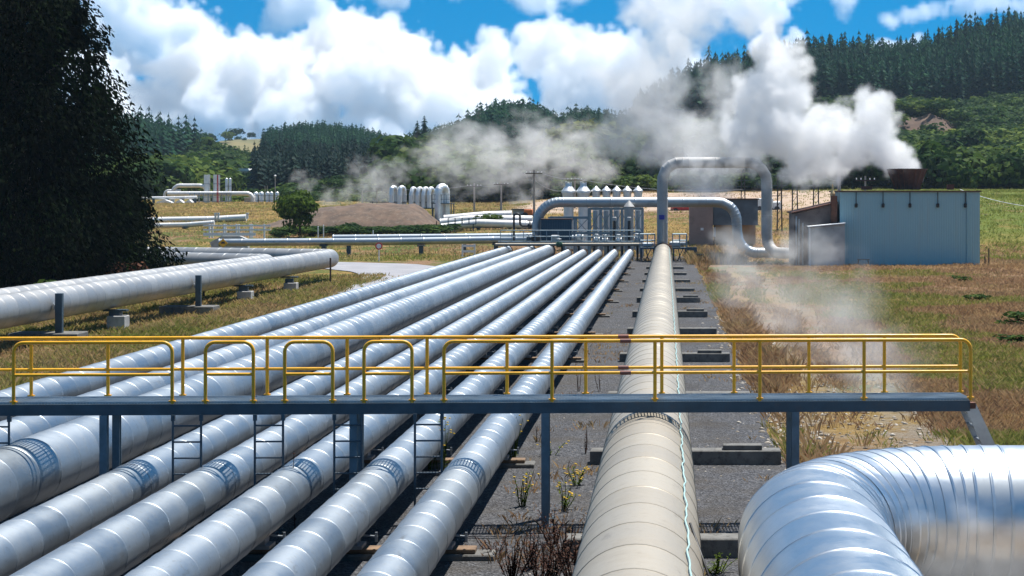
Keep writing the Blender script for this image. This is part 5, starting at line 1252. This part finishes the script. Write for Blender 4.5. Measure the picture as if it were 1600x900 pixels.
def field(name, N, xr, yr, dens, hf, mat, n=6, spread=.16, lean=.6, width=.012, tint=None, seed=1):
    rs_ = np.random.default_rng(seed); y = yr[0] * (yr[1] / yr[0]) ** rs_.random(N); x = rs_.uniform(xr[0], xr[1], N)
    k = rs_.random(N) < dens(x, y); x, y = x[k], y[k]
    P = np.stack([x, y, G(x, y) - .02], -1); H = hf(x, y) * rs_.uniform(.6, 1.3, len(x))
    V, F = blades(P, H, n, spread, lean, 1, rs_)
    # widen with distance so that far tufts still cover
    T0 = tint(x, y) if tint else np.full(len(x), .4)
    T = np.clip(np.repeat(T0, n) + rs_.normal(0, .1, len(F)), 0, 1)
    return V, F, T, P
def wfield(name, N, xr, yr, dens, hf, mat, n=6, spread=.16, lean=.6, wid=lambda y: .01, tint=None, seed=1):
    rs_ = np.random.default_rng(seed); y = yr[0] * (yr[1] / yr[0]) ** rs_.random(N); x = rs_.uniform(0, 1, N); xa = xr[0](y) if callable(xr[0]) else xr[0]; xb = xr[1](y) if callable(xr[1]) else xr[1]; x = xa + (xb - xa) * x
    k = rs_.random(N) < dens(x, y); x, y = x[k], y[k]
    P = np.stack([x, y, G(x, y) - .02], -1); H = hf(x, y) * rs_.uniform(.6, 1.35, len(x))
    N = len(x); V, F = blades(P, H, n, spread, lean, 1.0, rs_)
    W = np.repeat(wid(y), n)   # rescale blade width about each blade's own base
    q = V.reshape(-1, 4, 3); c = (q[:, 0] + q[:, 1]) / 2; dv = (q[:, 1] - q[:, 0]) / 2; ln = np.linalg.norm(dv, axis=1, keepdims=True) + 1e-9; u = dv / ln
    m3 = q[:, 2] - dv * .7
    ww = (W * rs_.uniform(.6, 1.3, len(W)))[:, None]
    q[:, 0] = c - u * ww; q[:, 1] = c + u * ww; q[:, 2] = m3 + u * ww * .7
    T0 = tint(x, y) if tint else np.full(N, .4); T = np.clip(np.repeat(T0, n) + rs_.normal(0, .1, len(F)), 0, 1)
    o = arrays_mesh(name, q.reshape(-1, 3), F, M[mat], T); return tag(o, kind='stuff')
def track_free(x, y):
    w = x + (vnoise(x * 0, y, 14, 77) - .5) * 2
    d = np.minimum(abs(w - 4.6), abs(w - 6.6)); t = np.clip((d - .3) / .7, .06, 1)
    wide = np.where(y < 52, np.clip((abs(w - 5.2) - 1.2) / 1.6, .08, 1), 1); wide2 = np.where(y > 132, np.clip((abs(w - 6) - 1.5) / 1.5, .05, 1), 1)
    return t * wide * wide2 * np.where((x > 13.5) & (x < 26.5) & (y > 147) & (y < 158), 0, 1) * np.where((x > 10) & (x < 14.4) & (y > 145.5) & (y < 158), 0, 1)
def patch(x, y): return np.where(fbm(x, y, 11, 60, 3) + .22 * np.exp(-((x - 10.2) / 1.9) ** 2) * (y < 95) * (y > 50) > .575, .9, .25 + .35 * fbm(x, y, 5, 61, 3))
edge = lambda y: 2.45 + (38 - np.minimum(y, 38)) * .06
wfield('meadow_grass', 80000, (edge, lambda y: y * .23 + 3), (26, 178), lambda x, y: track_free(x, y) * np.clip(.35 + 1.1 * fbm(x, y, 4, 62, 3), 0, 1) * np.clip((x - 2.2) / .7, .12, 1), lambda x, y: .10 + .18 * fbm(x, y, 3, 63, 2) + .12 * (abs(x - 3.4) < .8), 'dry_grass', 6, .2, .8, lambda y: .003 + y * .00012, patch, 5)
wfield('tall_dry_grass', 800, (2.7, 5.0), (26, 64), lambda x, y: np.clip(np.exp(-((x - 3.6) / .55) ** 2) * (.25 + .9 * (fbm(x, y, 5, 90, 2) > .5)), 0, 1), lambda x, y: .22 + .32 * fbm(x, y, 2, 91, 2), 'dry_grass', 12, .2, .6, lambda y: .0022 + y * .00005, lambda x, y: .3 + .35 * fbm(x, y, 2, 92, 2), 6)
wfield('bank_grass', 24000, (-29, -16.3), (42, 135), lambda x, y: np.where((x > -17.8) & (y > 112), 0, 1) * np.where((x > -24.6) & (x < -22), .5, 1) * np.where(x - (-17.4 - np.maximum(0, y - 85) * .06) > 0, 0.05, 1) * np.where(y > 128, 0, 1), lambda x, y: .12 + .22 * fbm(x, y, 3, 71, 2), 'dry_grass', 6, .2, .8, lambda y: .004 + y * .00013, lambda x, y: .5 + .6 * fbm(x, y, 6, 72, 3), 7)
wfield('field_grass', 26000, (lambda y: -y * .37, lambda y: y * .24), (158, 330), lambda x, y: np.where((y > 240) & (x > -22) & (x < 34), .25, 1) * np.where((x > 13) & (x < 27) & (y < 160), 0, 1) * np.where((x < -20) & (y < 161), .05, 1), lambda x, y: .14 + .26 * fbm(x, y, 6, 73, 2), 'dry_grass', 5, .6, .9, lambda y: .01 + y * .0002, lambda x, y: .43 + .62 * fbm(x, y, 12, 74, 3) + .3 * (x > 21), 8)
wfield('orange_grass', 1500, (1.9, 6.5), (150, 178), lambda x, y: np.ones_like(x), lambda x, y: .6 + .3 * fbm(x, y, 2, 75, 2), 'dry_grass', 7, .3, .5, lambda y: .045 + y * 0, lambda x, y: .55 + .12 * (x < 3.4) , 9)
wfield('gravel_weeds', 3600, (-2.9, 2.4), (20, 120), lambda x, y: np.clip((fbm(x, y, 3.5, 80, 3) - .53) * 6, 0, 1) * np.where(abs(x + .35) < 1.0, .2, 1), lambda x, y: .07 + .12 * fbm(x, y, 2, 81, 2), 'dry_grass', 6, .16, .8, lambda y: .004 + y * .0001, lambda x, y: .2 + .7 * fbm(x, y, 3, 82, 2), 10)
# stones along the ragged gravel edge
rs_ = np.random.default_rng(33); VV = []; FF = []; TT = []; off = 0
ico = np.array([(0, 0, 1), (.9, 0, .3), (.28, .85, .3), (-.73, .53, .3), (-.73, -.53, .3), (.28, -.85, .3), (.73, .53, -.4), (-.28, .85, -.4), (-.9, 0, -.4), (-.28, -.85, -.4), (.73, -.53, -.4)])
icf = np.array([(0, 1, 2), (0, 2, 3), (0, 3, 4), (0, 4, 5), (0, 5, 1), (1, 6, 2), (2, 7, 3), (3, 8, 4), (4, 9, 5), (5, 10, 1), (6, 7, 2), (7, 8, 3), (8, 9, 4), (9, 10, 5), (10, 6, 1)])
for k in range(3000):
    if k < 1500: y = 24 + 60 * rs_.random() ** 1.4; x = 2.9 + rs_.normal(0, .45) + max(0, 38 - y) * .05; s = rs_.uniform(.02, .075)
    elif k > 2300: y = 18 + 60 * rs_.random() ** 1.6; x = rs_.uniform(-2.7, 2.6); s = rs_.uniform(.01, .035)
    else: y = rs_.uniform(24, 60); x = 4.9 + rs_.normal(0, .9); s = rs_.uniform(.015, .06)
    VV.append(ico * rs_.uniform(.7, 1.3, (11, 3)) * s * np.array([1.2, 1, .65]) + np.array([x, y, g(x, y) + s * .25])); FF.append(icf + off); off += 11; TT.append(np.full(15, rs_.random()))
ms, nt, bs = new_mat('pale_stones'); col = nt.ramp(nt.attr('tint'), [(0, (.16, .13, .10)), (.6, (.34, .29, .23)), (1, (.55, .5, .43))]); sock(nt, bs, 'Base Color', col); sock(nt, bs, 'Roughness', .9)
o = arrays_mesh('gravel_stones', np.concatenate(VV), np.concatenate(FF), ms, np.concatenate(TT)); tag(o, kind='stuff')
def weed(name, label, x, y, h, n, mat, seed, spread=.25, leaves=8, flowers=0, group=None, leafw=.02):
    r = random.Random(seed); t = thing(name, label, 'weed', (x, y, g(x, y)), 0, group); st = MB(); V = []; F = []; fl = MB()
    for k in range(n):
        a = r.random() * 6.28; d = spread * r.random(); hh = h * r.uniform(.55, 1.1); b = Vector((math.cos(a) * d * .4, math.sin(a) * d * .4, 0)); tip = Vector((math.cos(a) * d * 1.5, math.sin(a) * d * 1.5, hh)); mid = b.lerp(tip, .5) + Vector((r.uniform(-.03, .03), r.uniform(-.03, .03), 0))
        st.tube([b, mid, tip], [.008, .007, .004], 4)
        for j in range(leaves):
            f_ = .15 + .85 * j / leaves; c = b.lerp(tip, f_); aa = r.random() * 6.28; L_ = r.uniform(.05, .12) * (1.1 - f_ * .5); dv = Vector((math.cos(aa), math.sin(aa), r.uniform(.0, .9))) * L_; sd = Vector((-math.sin(aa), math.cos(aa), 0)) * leafw; q = len(V)
            V += [c, c + dv * .5 + sd, c + dv, c + dv * .5 - sd]; F.append((q, q + 1, q + 2, q + 3))
        if flowers:
            for j in range(flowers):
                c = tip + Vector((r.uniform(-.1, .1), r.uniform(-.1, .1), r.uniform(-.12, .03))); fl.lathe([(0, 0), (.026, .008), (.022, .02), (0, .022)], c, 6)
    st.build('stem', M[mat], t)
    if V: arrays_mesh('leaves', np.array(V), np.array(F), M[mat], np.clip(np.random.default_rng(seed).normal(.5, .2, len(F)), 0, 1), parent=t)
    if flowers: fl.build('flower_heads', M['flower'], t)['kind'] = 'stuff'
    return t
def gx(px, py): Y = FPX * (HC) / (py - 312); return ax(px, Y), Y
for k, (px, py, h, n, mt, fl_, lab) in enumerate(((815, 792, .62, 12, 'weed_leaf', 1, 'upright yellow green weed left of the walkway leg by the beige pipe'), (880, 797, .5, 9, 'weed_leaf', 2, 'yellow flowering weed right of the walkway leg'), (900, 760, .42, 8, 'weed_leaf', 3, 'sparse yellow flowering weed close to the beige pipe'), (800, 722, .9, 14, 'weed_leaf', 1, 'bushy green weed growing against the thin pipe closest to the beige pipe'), (862, 712, .3, 6, 'weed_leaf', 3, 'small flowering weed up the gravel behind the walkway leg'), (690, 742, 1.1, 12, 'weed_leaf', 2, 'tall green weed between the thin pipes under the rightmost ladder'), (672, 735, .8, 8, 'weed_leaf', 2, 'shorter green weed between the thin pipes under the rightmost ladder'), (915, 710, .55, 3, 'dry_stalk', 0, 'dark dry stalk standing on the open gravel'), (838, 692, .4, 3, 'dry_stalk', 0, 'short dark dry stalk next to the thin silver pipe'), (938, 612, .7, 3, 'dry_stalk', 0, 'lone dark stalk seen under the yellow rails near the beige pipe'), (904, 612, .8, 3, 'dry_stalk', 0, 'lone dark stalk seen under the yellow rails near the thin pipe'), (1120, 897, .3, 14, 'weed_leaf', 0, 'low green weed in the gap between the beige pipe and the elbow'))):
    x, y = gx(px, py); weed('weed', lab, x, y, h, n, mt, 100 + k, .22, 9 if mt == 'weed_leaf' else 5, fl_, 'weeds on the gravel', .016)
for k, (px, py, h, n) in enumerate(((800, 905, .6, 18), (830, 890, .55, 16), (862, 905, .65, 20), (885, 880, .6, 18), (868, 850, .5, 12), (775, 868, .3, 8), (845, 925, .7, 20), (900, 915, .7, 18))):
    x, y = gx(px, py); weed('dry_weed', ['dark brown dry weed in the lower clump, farthest left of the tall ones', 'dark brown dry weed in front of the walkway shadow, left side', 'dense dark brown dry weed at the bottom middle of the clump', 'dense dark dry weed leaning on the beige pipe', 'short dry weed just below the walkway shadow', 'small dry reddish weed beside the thin pipe support', 'tall dry weed cut by the bottom frame edge', 'tall dry weed at the bottom frame edge against the beige pipe'][k], x, y, h, n, 'dry_stalk', 200 + k, .3, 12, 0, 'dry weeds by the beige pipe', .014)
x, y = gx(520, 775); weed('climbing_weed', 'thin dry creeper hanging over a thin silver pipe by the ladder', x + .1, 29.2, 1.75, 2, 'dry_stalk', 300, .08, 22, 0)
for k, (px, py, h) in enumerate(((1590, 508, .6), (1585, 540, .35), (1530, 470, .4), (1500, 440, .35))):
    x, y = gx(px, py); leafy('meadow_clump', ['dark green clump of leaves at the right edge of the meadow', 'small green clump below the dark one at the right edge', 'green clump in the middle of the brown meadow', 'faint green clump near the shed'][k], 'clump', (x, y, g(x, y)), h * 1.3, 1.2 + h, 'bush', 400 + k, 160, .1)
# ------------------------------------------------------------------ sky, sun, steam, haze, camera
SUN = Vector((.25, .30, 1)).normalized()
w = bpy.data.worlds.new('World'); scene.world = w; w.use_nodes = True
nt = NT(w.node_tree); bg = w.node_tree.nodes['Background']
sky = nt.new('ShaderNodeTexSky', sky_type='NISHITA'); sky.sun_disc = False
sky.sun_elevation = math.asin(SUN.z); sky.sun_rotation = math.atan2(SUN.x, SUN.y)
sky.altitude = 400; sky.air_density = 1.0; sky.dust_density = .2; sky.ozone_density = 3.0
dirv = nt.vmath('NORMALIZE', nt.coord('Generated'))
dx, dy, dz = nt.xyz(dirv)
cz = nt.new('ShaderNodeCombineXYZ'); nt.l.new(dx, cz.inputs[0]); nt.l.new(dy, cz.inputs[1]); nt.l.new(nt.math('ADD', nt.math('MAXIMUM', dz, 0.0), .22), cz.inputs[2])
nt.l.new(nt.vmath('NORMALIZE', cz.outputs[0]), sky.inputs['Vector'])   # clear high-country air: no murk at the horizon
def dome(px, py):      # direction of a spot of the sky
    v = Vector(((px - 1042) / FPX, 1, (304 - py) / FPX)).normalized(); return v
def rnoise(vec, sc, det, rough=.55):
    n = nt.new('ShaderNodeTexNoise'); n.inputs['Scale'].default_value = sc; n.inputs['Detail'].default_value = det; n.inputs['Roughness'].default_value = rough; n.inputs['Distortion'].default_value = .3
    nt.l.new(vec, n.inputs['Vector']); return n.outputs[0]
up_ = nt.math('ADD', nt.math('MAXIMUM', dz, 0.0), .12)
cb = nt.new('ShaderNodeCombineXYZ'); nt.l.new(nt.math('DIVIDE', dx, up_), cb.inputs[0]); nt.l.new(nt.math('DIVIDE', dy, up_), cb.inputs[1])
d0 = rnoise(cb.outputs[0], .9, 4)
cover = nt.math('MULTIPLY', nt.mapr(d0, .5, .66), nt.mapr(dz, .13, .22))
cl = nt.ramp(d0, [(.45, (1.0, .99, .97)), (.6, (.86, .89, .92)), (.75, (.55, .63, .70))])
cl = nt.vmath('SCALE', cl, 6.5)
hs = nt.new('ShaderNodeHueSaturation'); hs.inputs['Saturation'].default_value = 1.75; hs.inputs['Hue'].default_value = .488; hs.inputs['Value'].default_value = .85; nt.l.new(sky.outputs[0], hs.inputs['Color'])
low = nt.mapr(dz, .004, -.02)
allc = nt.mix(cover, hs.outputs[0], cl)
nt.l.new(allc, bg.inputs[0]); bg.inputs[1].default_value = .1
sl = bpy.data.lights.new('sun', 'SUN'); sl.energy = 5.0; sl.angle = R(.53); sl.color = (1, .965, .9)
so = bpy.data.objects.new('sun', sl); COL.objects.link(so); so.rotation_euler = (-SUN).to_track_quat('-Z', 'Y').to_euler(); so.location = (40, 60, 160)

def steam(name, blobs, dens, vox, warp=.9, wscale=.5, edge=.45, detail=4, fine=.35, aniso=.3, label=None, col=(1.0, 1.0, 1.0), seed=0.0, stretch=(1, 1, 1), sm=.18, soft=.40, puffs=()):
    """cloud of steam: a voxel grid filled from round puffs broken up by noise"""
    lo = Vector((min(b[0] - b[3] * 1.35 for b in blobs), min(b[1] - b[3] * 1.3 for b in blobs), min(b[2] - b[3] * 1.3 for b in blobs)))
    hi = Vector((max(b[0] + b[3] * 1.35 for b in blobs), max(b[1] + b[3] * 1.3 for b in blobs), max(b[2] + b[3] * 1.3 for b in blobs)))
    ng = bpy.data.node_groups.new(name + '_cloud', 'GeometryNodeTree'); ng.interface.new_socket('Geometry', in_out='INPUT', socket_type='NodeSocketGeometry'); ng.interface.new_socket('Geometry', in_out='OUTPUT', socket_type='NodeSocketGeometry')
    n = NT(ng); out = n.new('NodeGroupOutput'); n.new('NodeGroupInput')
    pos = n.new('GeometryNodeInputPosition').outputs[0]
    off = n.vmath('ADD', n.vmath('MULTIPLY', pos, stretch), (seed, seed * 1.7, -seed))
    def nz(sc, det, outp, rough=.55):
        q = n.new('ShaderNodeTexNoise'); q.inputs['Scale'].default_value = sc; q.inputs['Detail'].default_value = det; q.inputs['Roughness'].default_value = rough; n.l.new(off, q.inputs['Vector']); return q.outputs[outp]
    wv = n.vmath('SCALE', n.vmath('SUBTRACT', nz(wscale, 2, 'Color'), (.5, .5, .5)), warp * 2)
    q = n.vmath('ADD', pos, wv)
    f = None
    for b in blobs:
        d = n.vmath('LENGTH', n.vmath('SUBTRACT', q, (b[0], b[1], b[2])), out=1)
        k = n.math('MULTIPLY', n.math('SUBTRACT', 1.0, n.math('DIVIDE', d, b[3])), b[4] if len(b) > 4 else 1.0)
        f = k if f is None else n.math('SMOOTH_MAX', f, k, sm)
    bl = nz(1 / edge, detail, 'Fac', .6)
    f = n.math('ADD', f, n.math('MULTIPLY_ADD', bl, fine * 2, -fine))
    for (sz, am) in puffs:      # rounded cauliflower heads
        v = n.new('ShaderNodeTexVoronoi'); v.inputs['Scale'].default_value = 1 / sz
        n.l.new(n.vmath('ADD', off, n.vmath('SCALE', n.vmath('SUBTRACT', nz(.7 / sz, 3, 'Color'), (.5, .5, .5)), sz * .9)), v.inputs['Vector'])
        f = n.math('ADD', f, n.math('MULTIPLY_ADD', v.outputs['Distance'], -am, am * .5))
    vc = n.new('GeometryNodeVolumeCube'); n.l.new(n.mapr(f, .02, .02 + soft), vc.inputs['Density'])
    vc.inputs['Min'].default_value = lo; vc.inputs['Max'].default_value = hi
    for k, nm in enumerate(('Resolution X', 'Resolution Y', 'Resolution Z')): vc.inputs[nm].default_value = max(8, int((hi[k] - lo[k]) / vox))
    m = bpy.data.materials.new(name + '_vapour'); m.use_nodes = True; t = m.node_tree; t.nodes.clear()
    o_ = t.nodes.new('ShaderNodeOutputMaterial'); pv = t.nodes.new('ShaderNodeVolumePrincipled'); pv.inputs['Color'].default_value = (*col, 1); pv.inputs['Density'].default_value = dens; pv.inputs['Anisotropy'].default_value = aniso
    t.links.new(pv.outputs[0], o_.inputs['Volume'])
    sm = n.new('GeometryNodeSetMaterial'); sm.inputs['Material'].default_value = m
    n.l.new(vc.outputs[0], sm.inputs[0]); n.l.new(sm.outputs[0], out.inputs[0])
    me = bpy.data.meshes.new(name); me.from_pydata([lo, hi], [], []); me.materials.append(m)
    o = bpy.data.objects.new(name, me); COL.objects.link(o); md = o.modifiers.new('steam', 'NODES'); md.node_group = ng
    return tag(o, label, None, None, 'stuff')
def B(px, py, rpx, Y, k=1.0): c = at(px, py, Y); return (c.x, c.y, c.z, rpx * Y / FPX, k)
if CLOUDS:
    rc = random.Random(CSEED)
    HOLES = [(695, 42, 88, 58), (330, -5, 70, 36), (1135, 70, 72, 40), (1340, 42, 130, 36), (945, 38, 58, 24), (560, 10, 30, 24), (1540, 52, 90, 20), (262, 142, 16, 18)]
    def bank(n, x0, x1, yt, yb, r0, r1, Y, dY, kk=1.0):
        out = []
        while len(out) < n:
            px, py, r = rc.uniform(x0, x1), rc.uniform(yt, yb), rc.uniform(r0, r1)
            if any(((px - a) / (c + r * .6)) ** 2 + ((py - b) / (d + r * .6)) ** 2 < 1 for a, b, c, d in HOLES): continue
            out.append(B(px, py, r, Y + rc.uniform(-dY, dY), kk))
        return out
    YC = 5200
    bl = bank(60, 120, 640, 40, 250, 40, 72, YC, 260) + bank(44, 560, 1010, 95, 250, 34, 62, YC, 220) + bank(30, 120, 1000, 215, 290, 40, 60, YC + 100, 200) + [B(600, 62, 46, YC), B(640, 90, 40, YC), B(650, 75, 30, YC - 60), B(830, 75, 46, YC), B(870, 60, 36, YC), B(960, 80, 40, YC), B(985, 70, 24, YC), B(770, 90, 44, YC), B(772, 58, 18, YC), B(1070, 95, 40, YC), B(1090, 110, 36, YC), B(725, 118, 40, YC)]
    steam('cumulus_cloud', bl, .026, 7.0, 34, .008, 60, 6, .7, .2, seed=CSEED * 3.1, sm=.10, soft=.22, puffs=((85, .75), (38, .42)))
    bl = bank(30, 400, 640, -70, 22, 30, 46, YC - 900, 160) + bank(30, 690, 1180, -80, 4, 26, 44, YC - 900, 160) + bank(14, 120, 290, -50, 50, 30, 50, YC - 900, 160) + bank(16, 1150, 1330, -40, 22, 22, 34, YC - 900, 120) + [B(1390 + k * 18, 22 - k * 1.5, 17, YC - 900, .9) for k in range(14)] + [B(1360 + k * 12, 68 + (k % 2) * 4, 15, YC + 200, .9) for k in range(7)] + [B(1250, 66, 18, YC + 200), B(1236, 74, 14, YC + 200)]
    steam('cumulus_cloud', bl, .03, 8.0, 50, .008, 60, 6, 1.1, .2, seed=CSEED * 5.7, sm=.12, soft=.4, puffs=((70, .4),))
if STEAM:
    Y = 152.5
    bl = [B(1418, 268, 26, 152.3), B(1405, 255, 28, 152.3), B(1388, 240, 36, 152.5), B(1370, 215, 44, 153), B(1362, 180, 40, 153), B(1352, 162, 27, 153), B(1330, 225, 46, 153.5), B(1300, 205, 44, 154), B(1285, 180, 30, 154), B(1310, 178, 26, 154), B(1262, 225, 52, 154.5), B(1225, 205, 56, 155.5), B(1228, 150, 50, 156), B(1218, 110, 44, 157), B(1200, 75, 34, 158), B(1190, 160, 60, 158), B(1170, 215, 52, 159), B(1290, 255, 40, 155, .7), B(1245, 268, 34, 156, .55), B(1205, 40, 24, 159, .7), B(1250, 100, 24, 157, .6), B(1240, 75, 22, 157, .5)]
    steam('steam_plume', bl, .95, .15, 1.4, .45, 1.2, 6, .6, .3, puffs=((1.7, .35), (.8, .2)))
    bl = [B(1110, 285, 44, 186), B(1080, 270, 46, 186), B(1100, 235, 62, 187), B(1050, 215, 68, 187), B(1010, 190, 66, 188), B(985, 150, 56, 189), B(1020, 130, 70, 190), B(1040, 80, 62, 191, .9), B(1060, 40, 62, 192, .8), B(1020, 20, 60, 192, .7), B(1095, 15, 60, 193, .7), B(965, 215, 48, 188, .9), B(1140, 180, 52, 188, .8), B(1130, 130, 46, 190, .55), B(1175, 25, 50, 192, .6), B(955, 120, 36, 190, .6), B(1130, 260, 36, 186, .8), B(1160, 240, 40, 187, .6)]
    steam('steam_plume', bl, .23, .2, 2.0, .3, 1.7, 6, .75, .3, seed=7.0)
    bl = [B(1050, 262, 24, 152, .6), B(1085, 250, 26, 152, .8), B(1115, 262, 24, 152, .7), B(1150, 250, 28, 152, .8), B(1185, 258, 22, 152, .7), B(1200, 290, 18, 152, .5), B(1195, 350, 20, 151, .5), B(1180, 385, 24, 150, .7), B(1230, 395, 24, 145, .7)]
    steam('steam_wisp', bl, .22, .14, 1.2, .5, 1.0, 6, 1.0, .3, seed=17.0)
    bl = [B(690, 235, 40, 262, .7), B(730, 225, 44, 262, .8), B(770, 240, 50, 262, .95), B(800, 262, 42, 262, .95), B(840, 235, 50, 262, .85), B(880, 240, 46, 262, .9), B(915, 258, 36, 262, .9), B(940, 268, 26, 262, .8), B(760, 275, 34, 262, .7), B(880, 275, 26, 262, .6), B(665, 248, 30, 262, .5), B(825, 215, 36, 262, .5), B(715, 260, 40, 262, .5), B(900, 215, 40, 262, .5)]
    steam('steam_wisp', bl, .12, .26, 2.2, .25, 1.9, 6, 1.25, .3, seed=13.0, stretch=(.7, 1, 1.15))
    bl = [B(480, 288, 16, 300, .8), B(470, 278, 14, 300, .8), B(545, 300, 20, 300, .8), B(585, 285, 34, 300, .7), B(600, 300, 28, 300, .8), B(620, 265, 24, 300, .5), B(575, 310, 24, 300, .6), B(815, 312, 20, 300, .9), B(835, 295, 18, 300, .7), B(850, 280, 14, 300, .6), B(560, 265, 20, 300, .4), B(512, 312, 22, 300, .6)]
    steam('steam_wisp', bl, .11, .3, 2.0, .3, 1.4, 5, 1.1, .3, seed=21.0)
    Y = 52
    bl = [B(1385, 665, 70, 48, .8), B(1370, 620, 76, 50, .8), B(1350, 560, 80, 54, .8), B(1330, 520, 76, 58, .8), B(1300, 480, 70, 64, .7), B(1260, 460, 66, 72, .6), B(1200, 470, 70, 76, .6), B(1150, 440, 56, 88, .6), B(1150, 400, 44, 110, .7), B(1140, 380, 30, 126, .7), B(1400, 560, 60, 52, .5), B(1345, 470, 56, 64, .6), B(1240, 520, 60, 66, .5), B(1290, 390, 40, 138, .7), B(1250, 380, 34, 140, .7), B(1200, 395, 26, 140, .6)]
    steam('ground_steam', bl, .12, .16, 1.5, .5, 1.0, 5, .85, .1, seed=31.0)
    bl = [B(1500, 860, 80, 21.6, .8), B(1560, 880, 90, 21.4, .9), B(1440, 830, 60, 21.8, .5), B(1620, 900, 90, 21.4, .9), B(1520, 800, 50, 22, .4), B(1480, 905, 70, 21.4, .8)]
    steam('ground_steam', bl, .34, .03, .35, 2.2, .28, 5, .8, .1, seed=37.0)
if HAZE:
    m = bpy.data.materials.new('thin_air'); m.use_nodes = True; t = m.node_tree; t.nodes.clear(); o_ = t.nodes.new('ShaderNodeOutputMaterial'); pv = t.nodes.new('ShaderNodeVolumePrincipled'); pv.inputs['Color'].default_value = (.55, .75, .95, 1); pv.inputs['Density'].default_value = HAZE; pv.inputs['Anisotropy'].default_value = 0
    t.links.new(pv.outputs[0], o_.inputs['Volume'])
    o = MB().box((0, 740, 48), (1500, 1500, 116)).build('haze', m); tag(o, kind='stuff')

cam = bpy.data.cameras.new('camera'); co = bpy.data.objects.new('camera', cam); COL.objects.link(co)
co.location = (0, 0, HC); co.rotation_euler = (math.pi / 2, 0, 0)
cam.sensor_width = 36; cam.lens = 36 * FPX / 1600; cam.shift_x = -(1042 - 800) / 1600; cam.shift_y = -(450 - 304) / 1600
cam.clip_start = .5; cam.clip_end = 8000; scene.camera = co
scene.view_settings.view_transform = 'Standard'; scene.view_settings.look = 'None'; scene.view_settings.gamma = 1; scene.view_settings.use_curve_mapping = False
scene.view_settings.exposure = EXPO
scene.render.engine = 'CYCLES'; c = scene.cycles
c.max_bounces = max(6, VB); c.diffuse_bounces = 3; c.glossy_bounces = 3; c.transmission_bounces = 4; c.volume_bounces = VB; c.transparent_max_bounces = 12
c.use_denoising = True; c.sample_clamp_indirect = 6; c.caustics_reflective = False; c.caustics_refractive = False
c.volume_step_rate = 1.5; c.volume_max_steps = 256
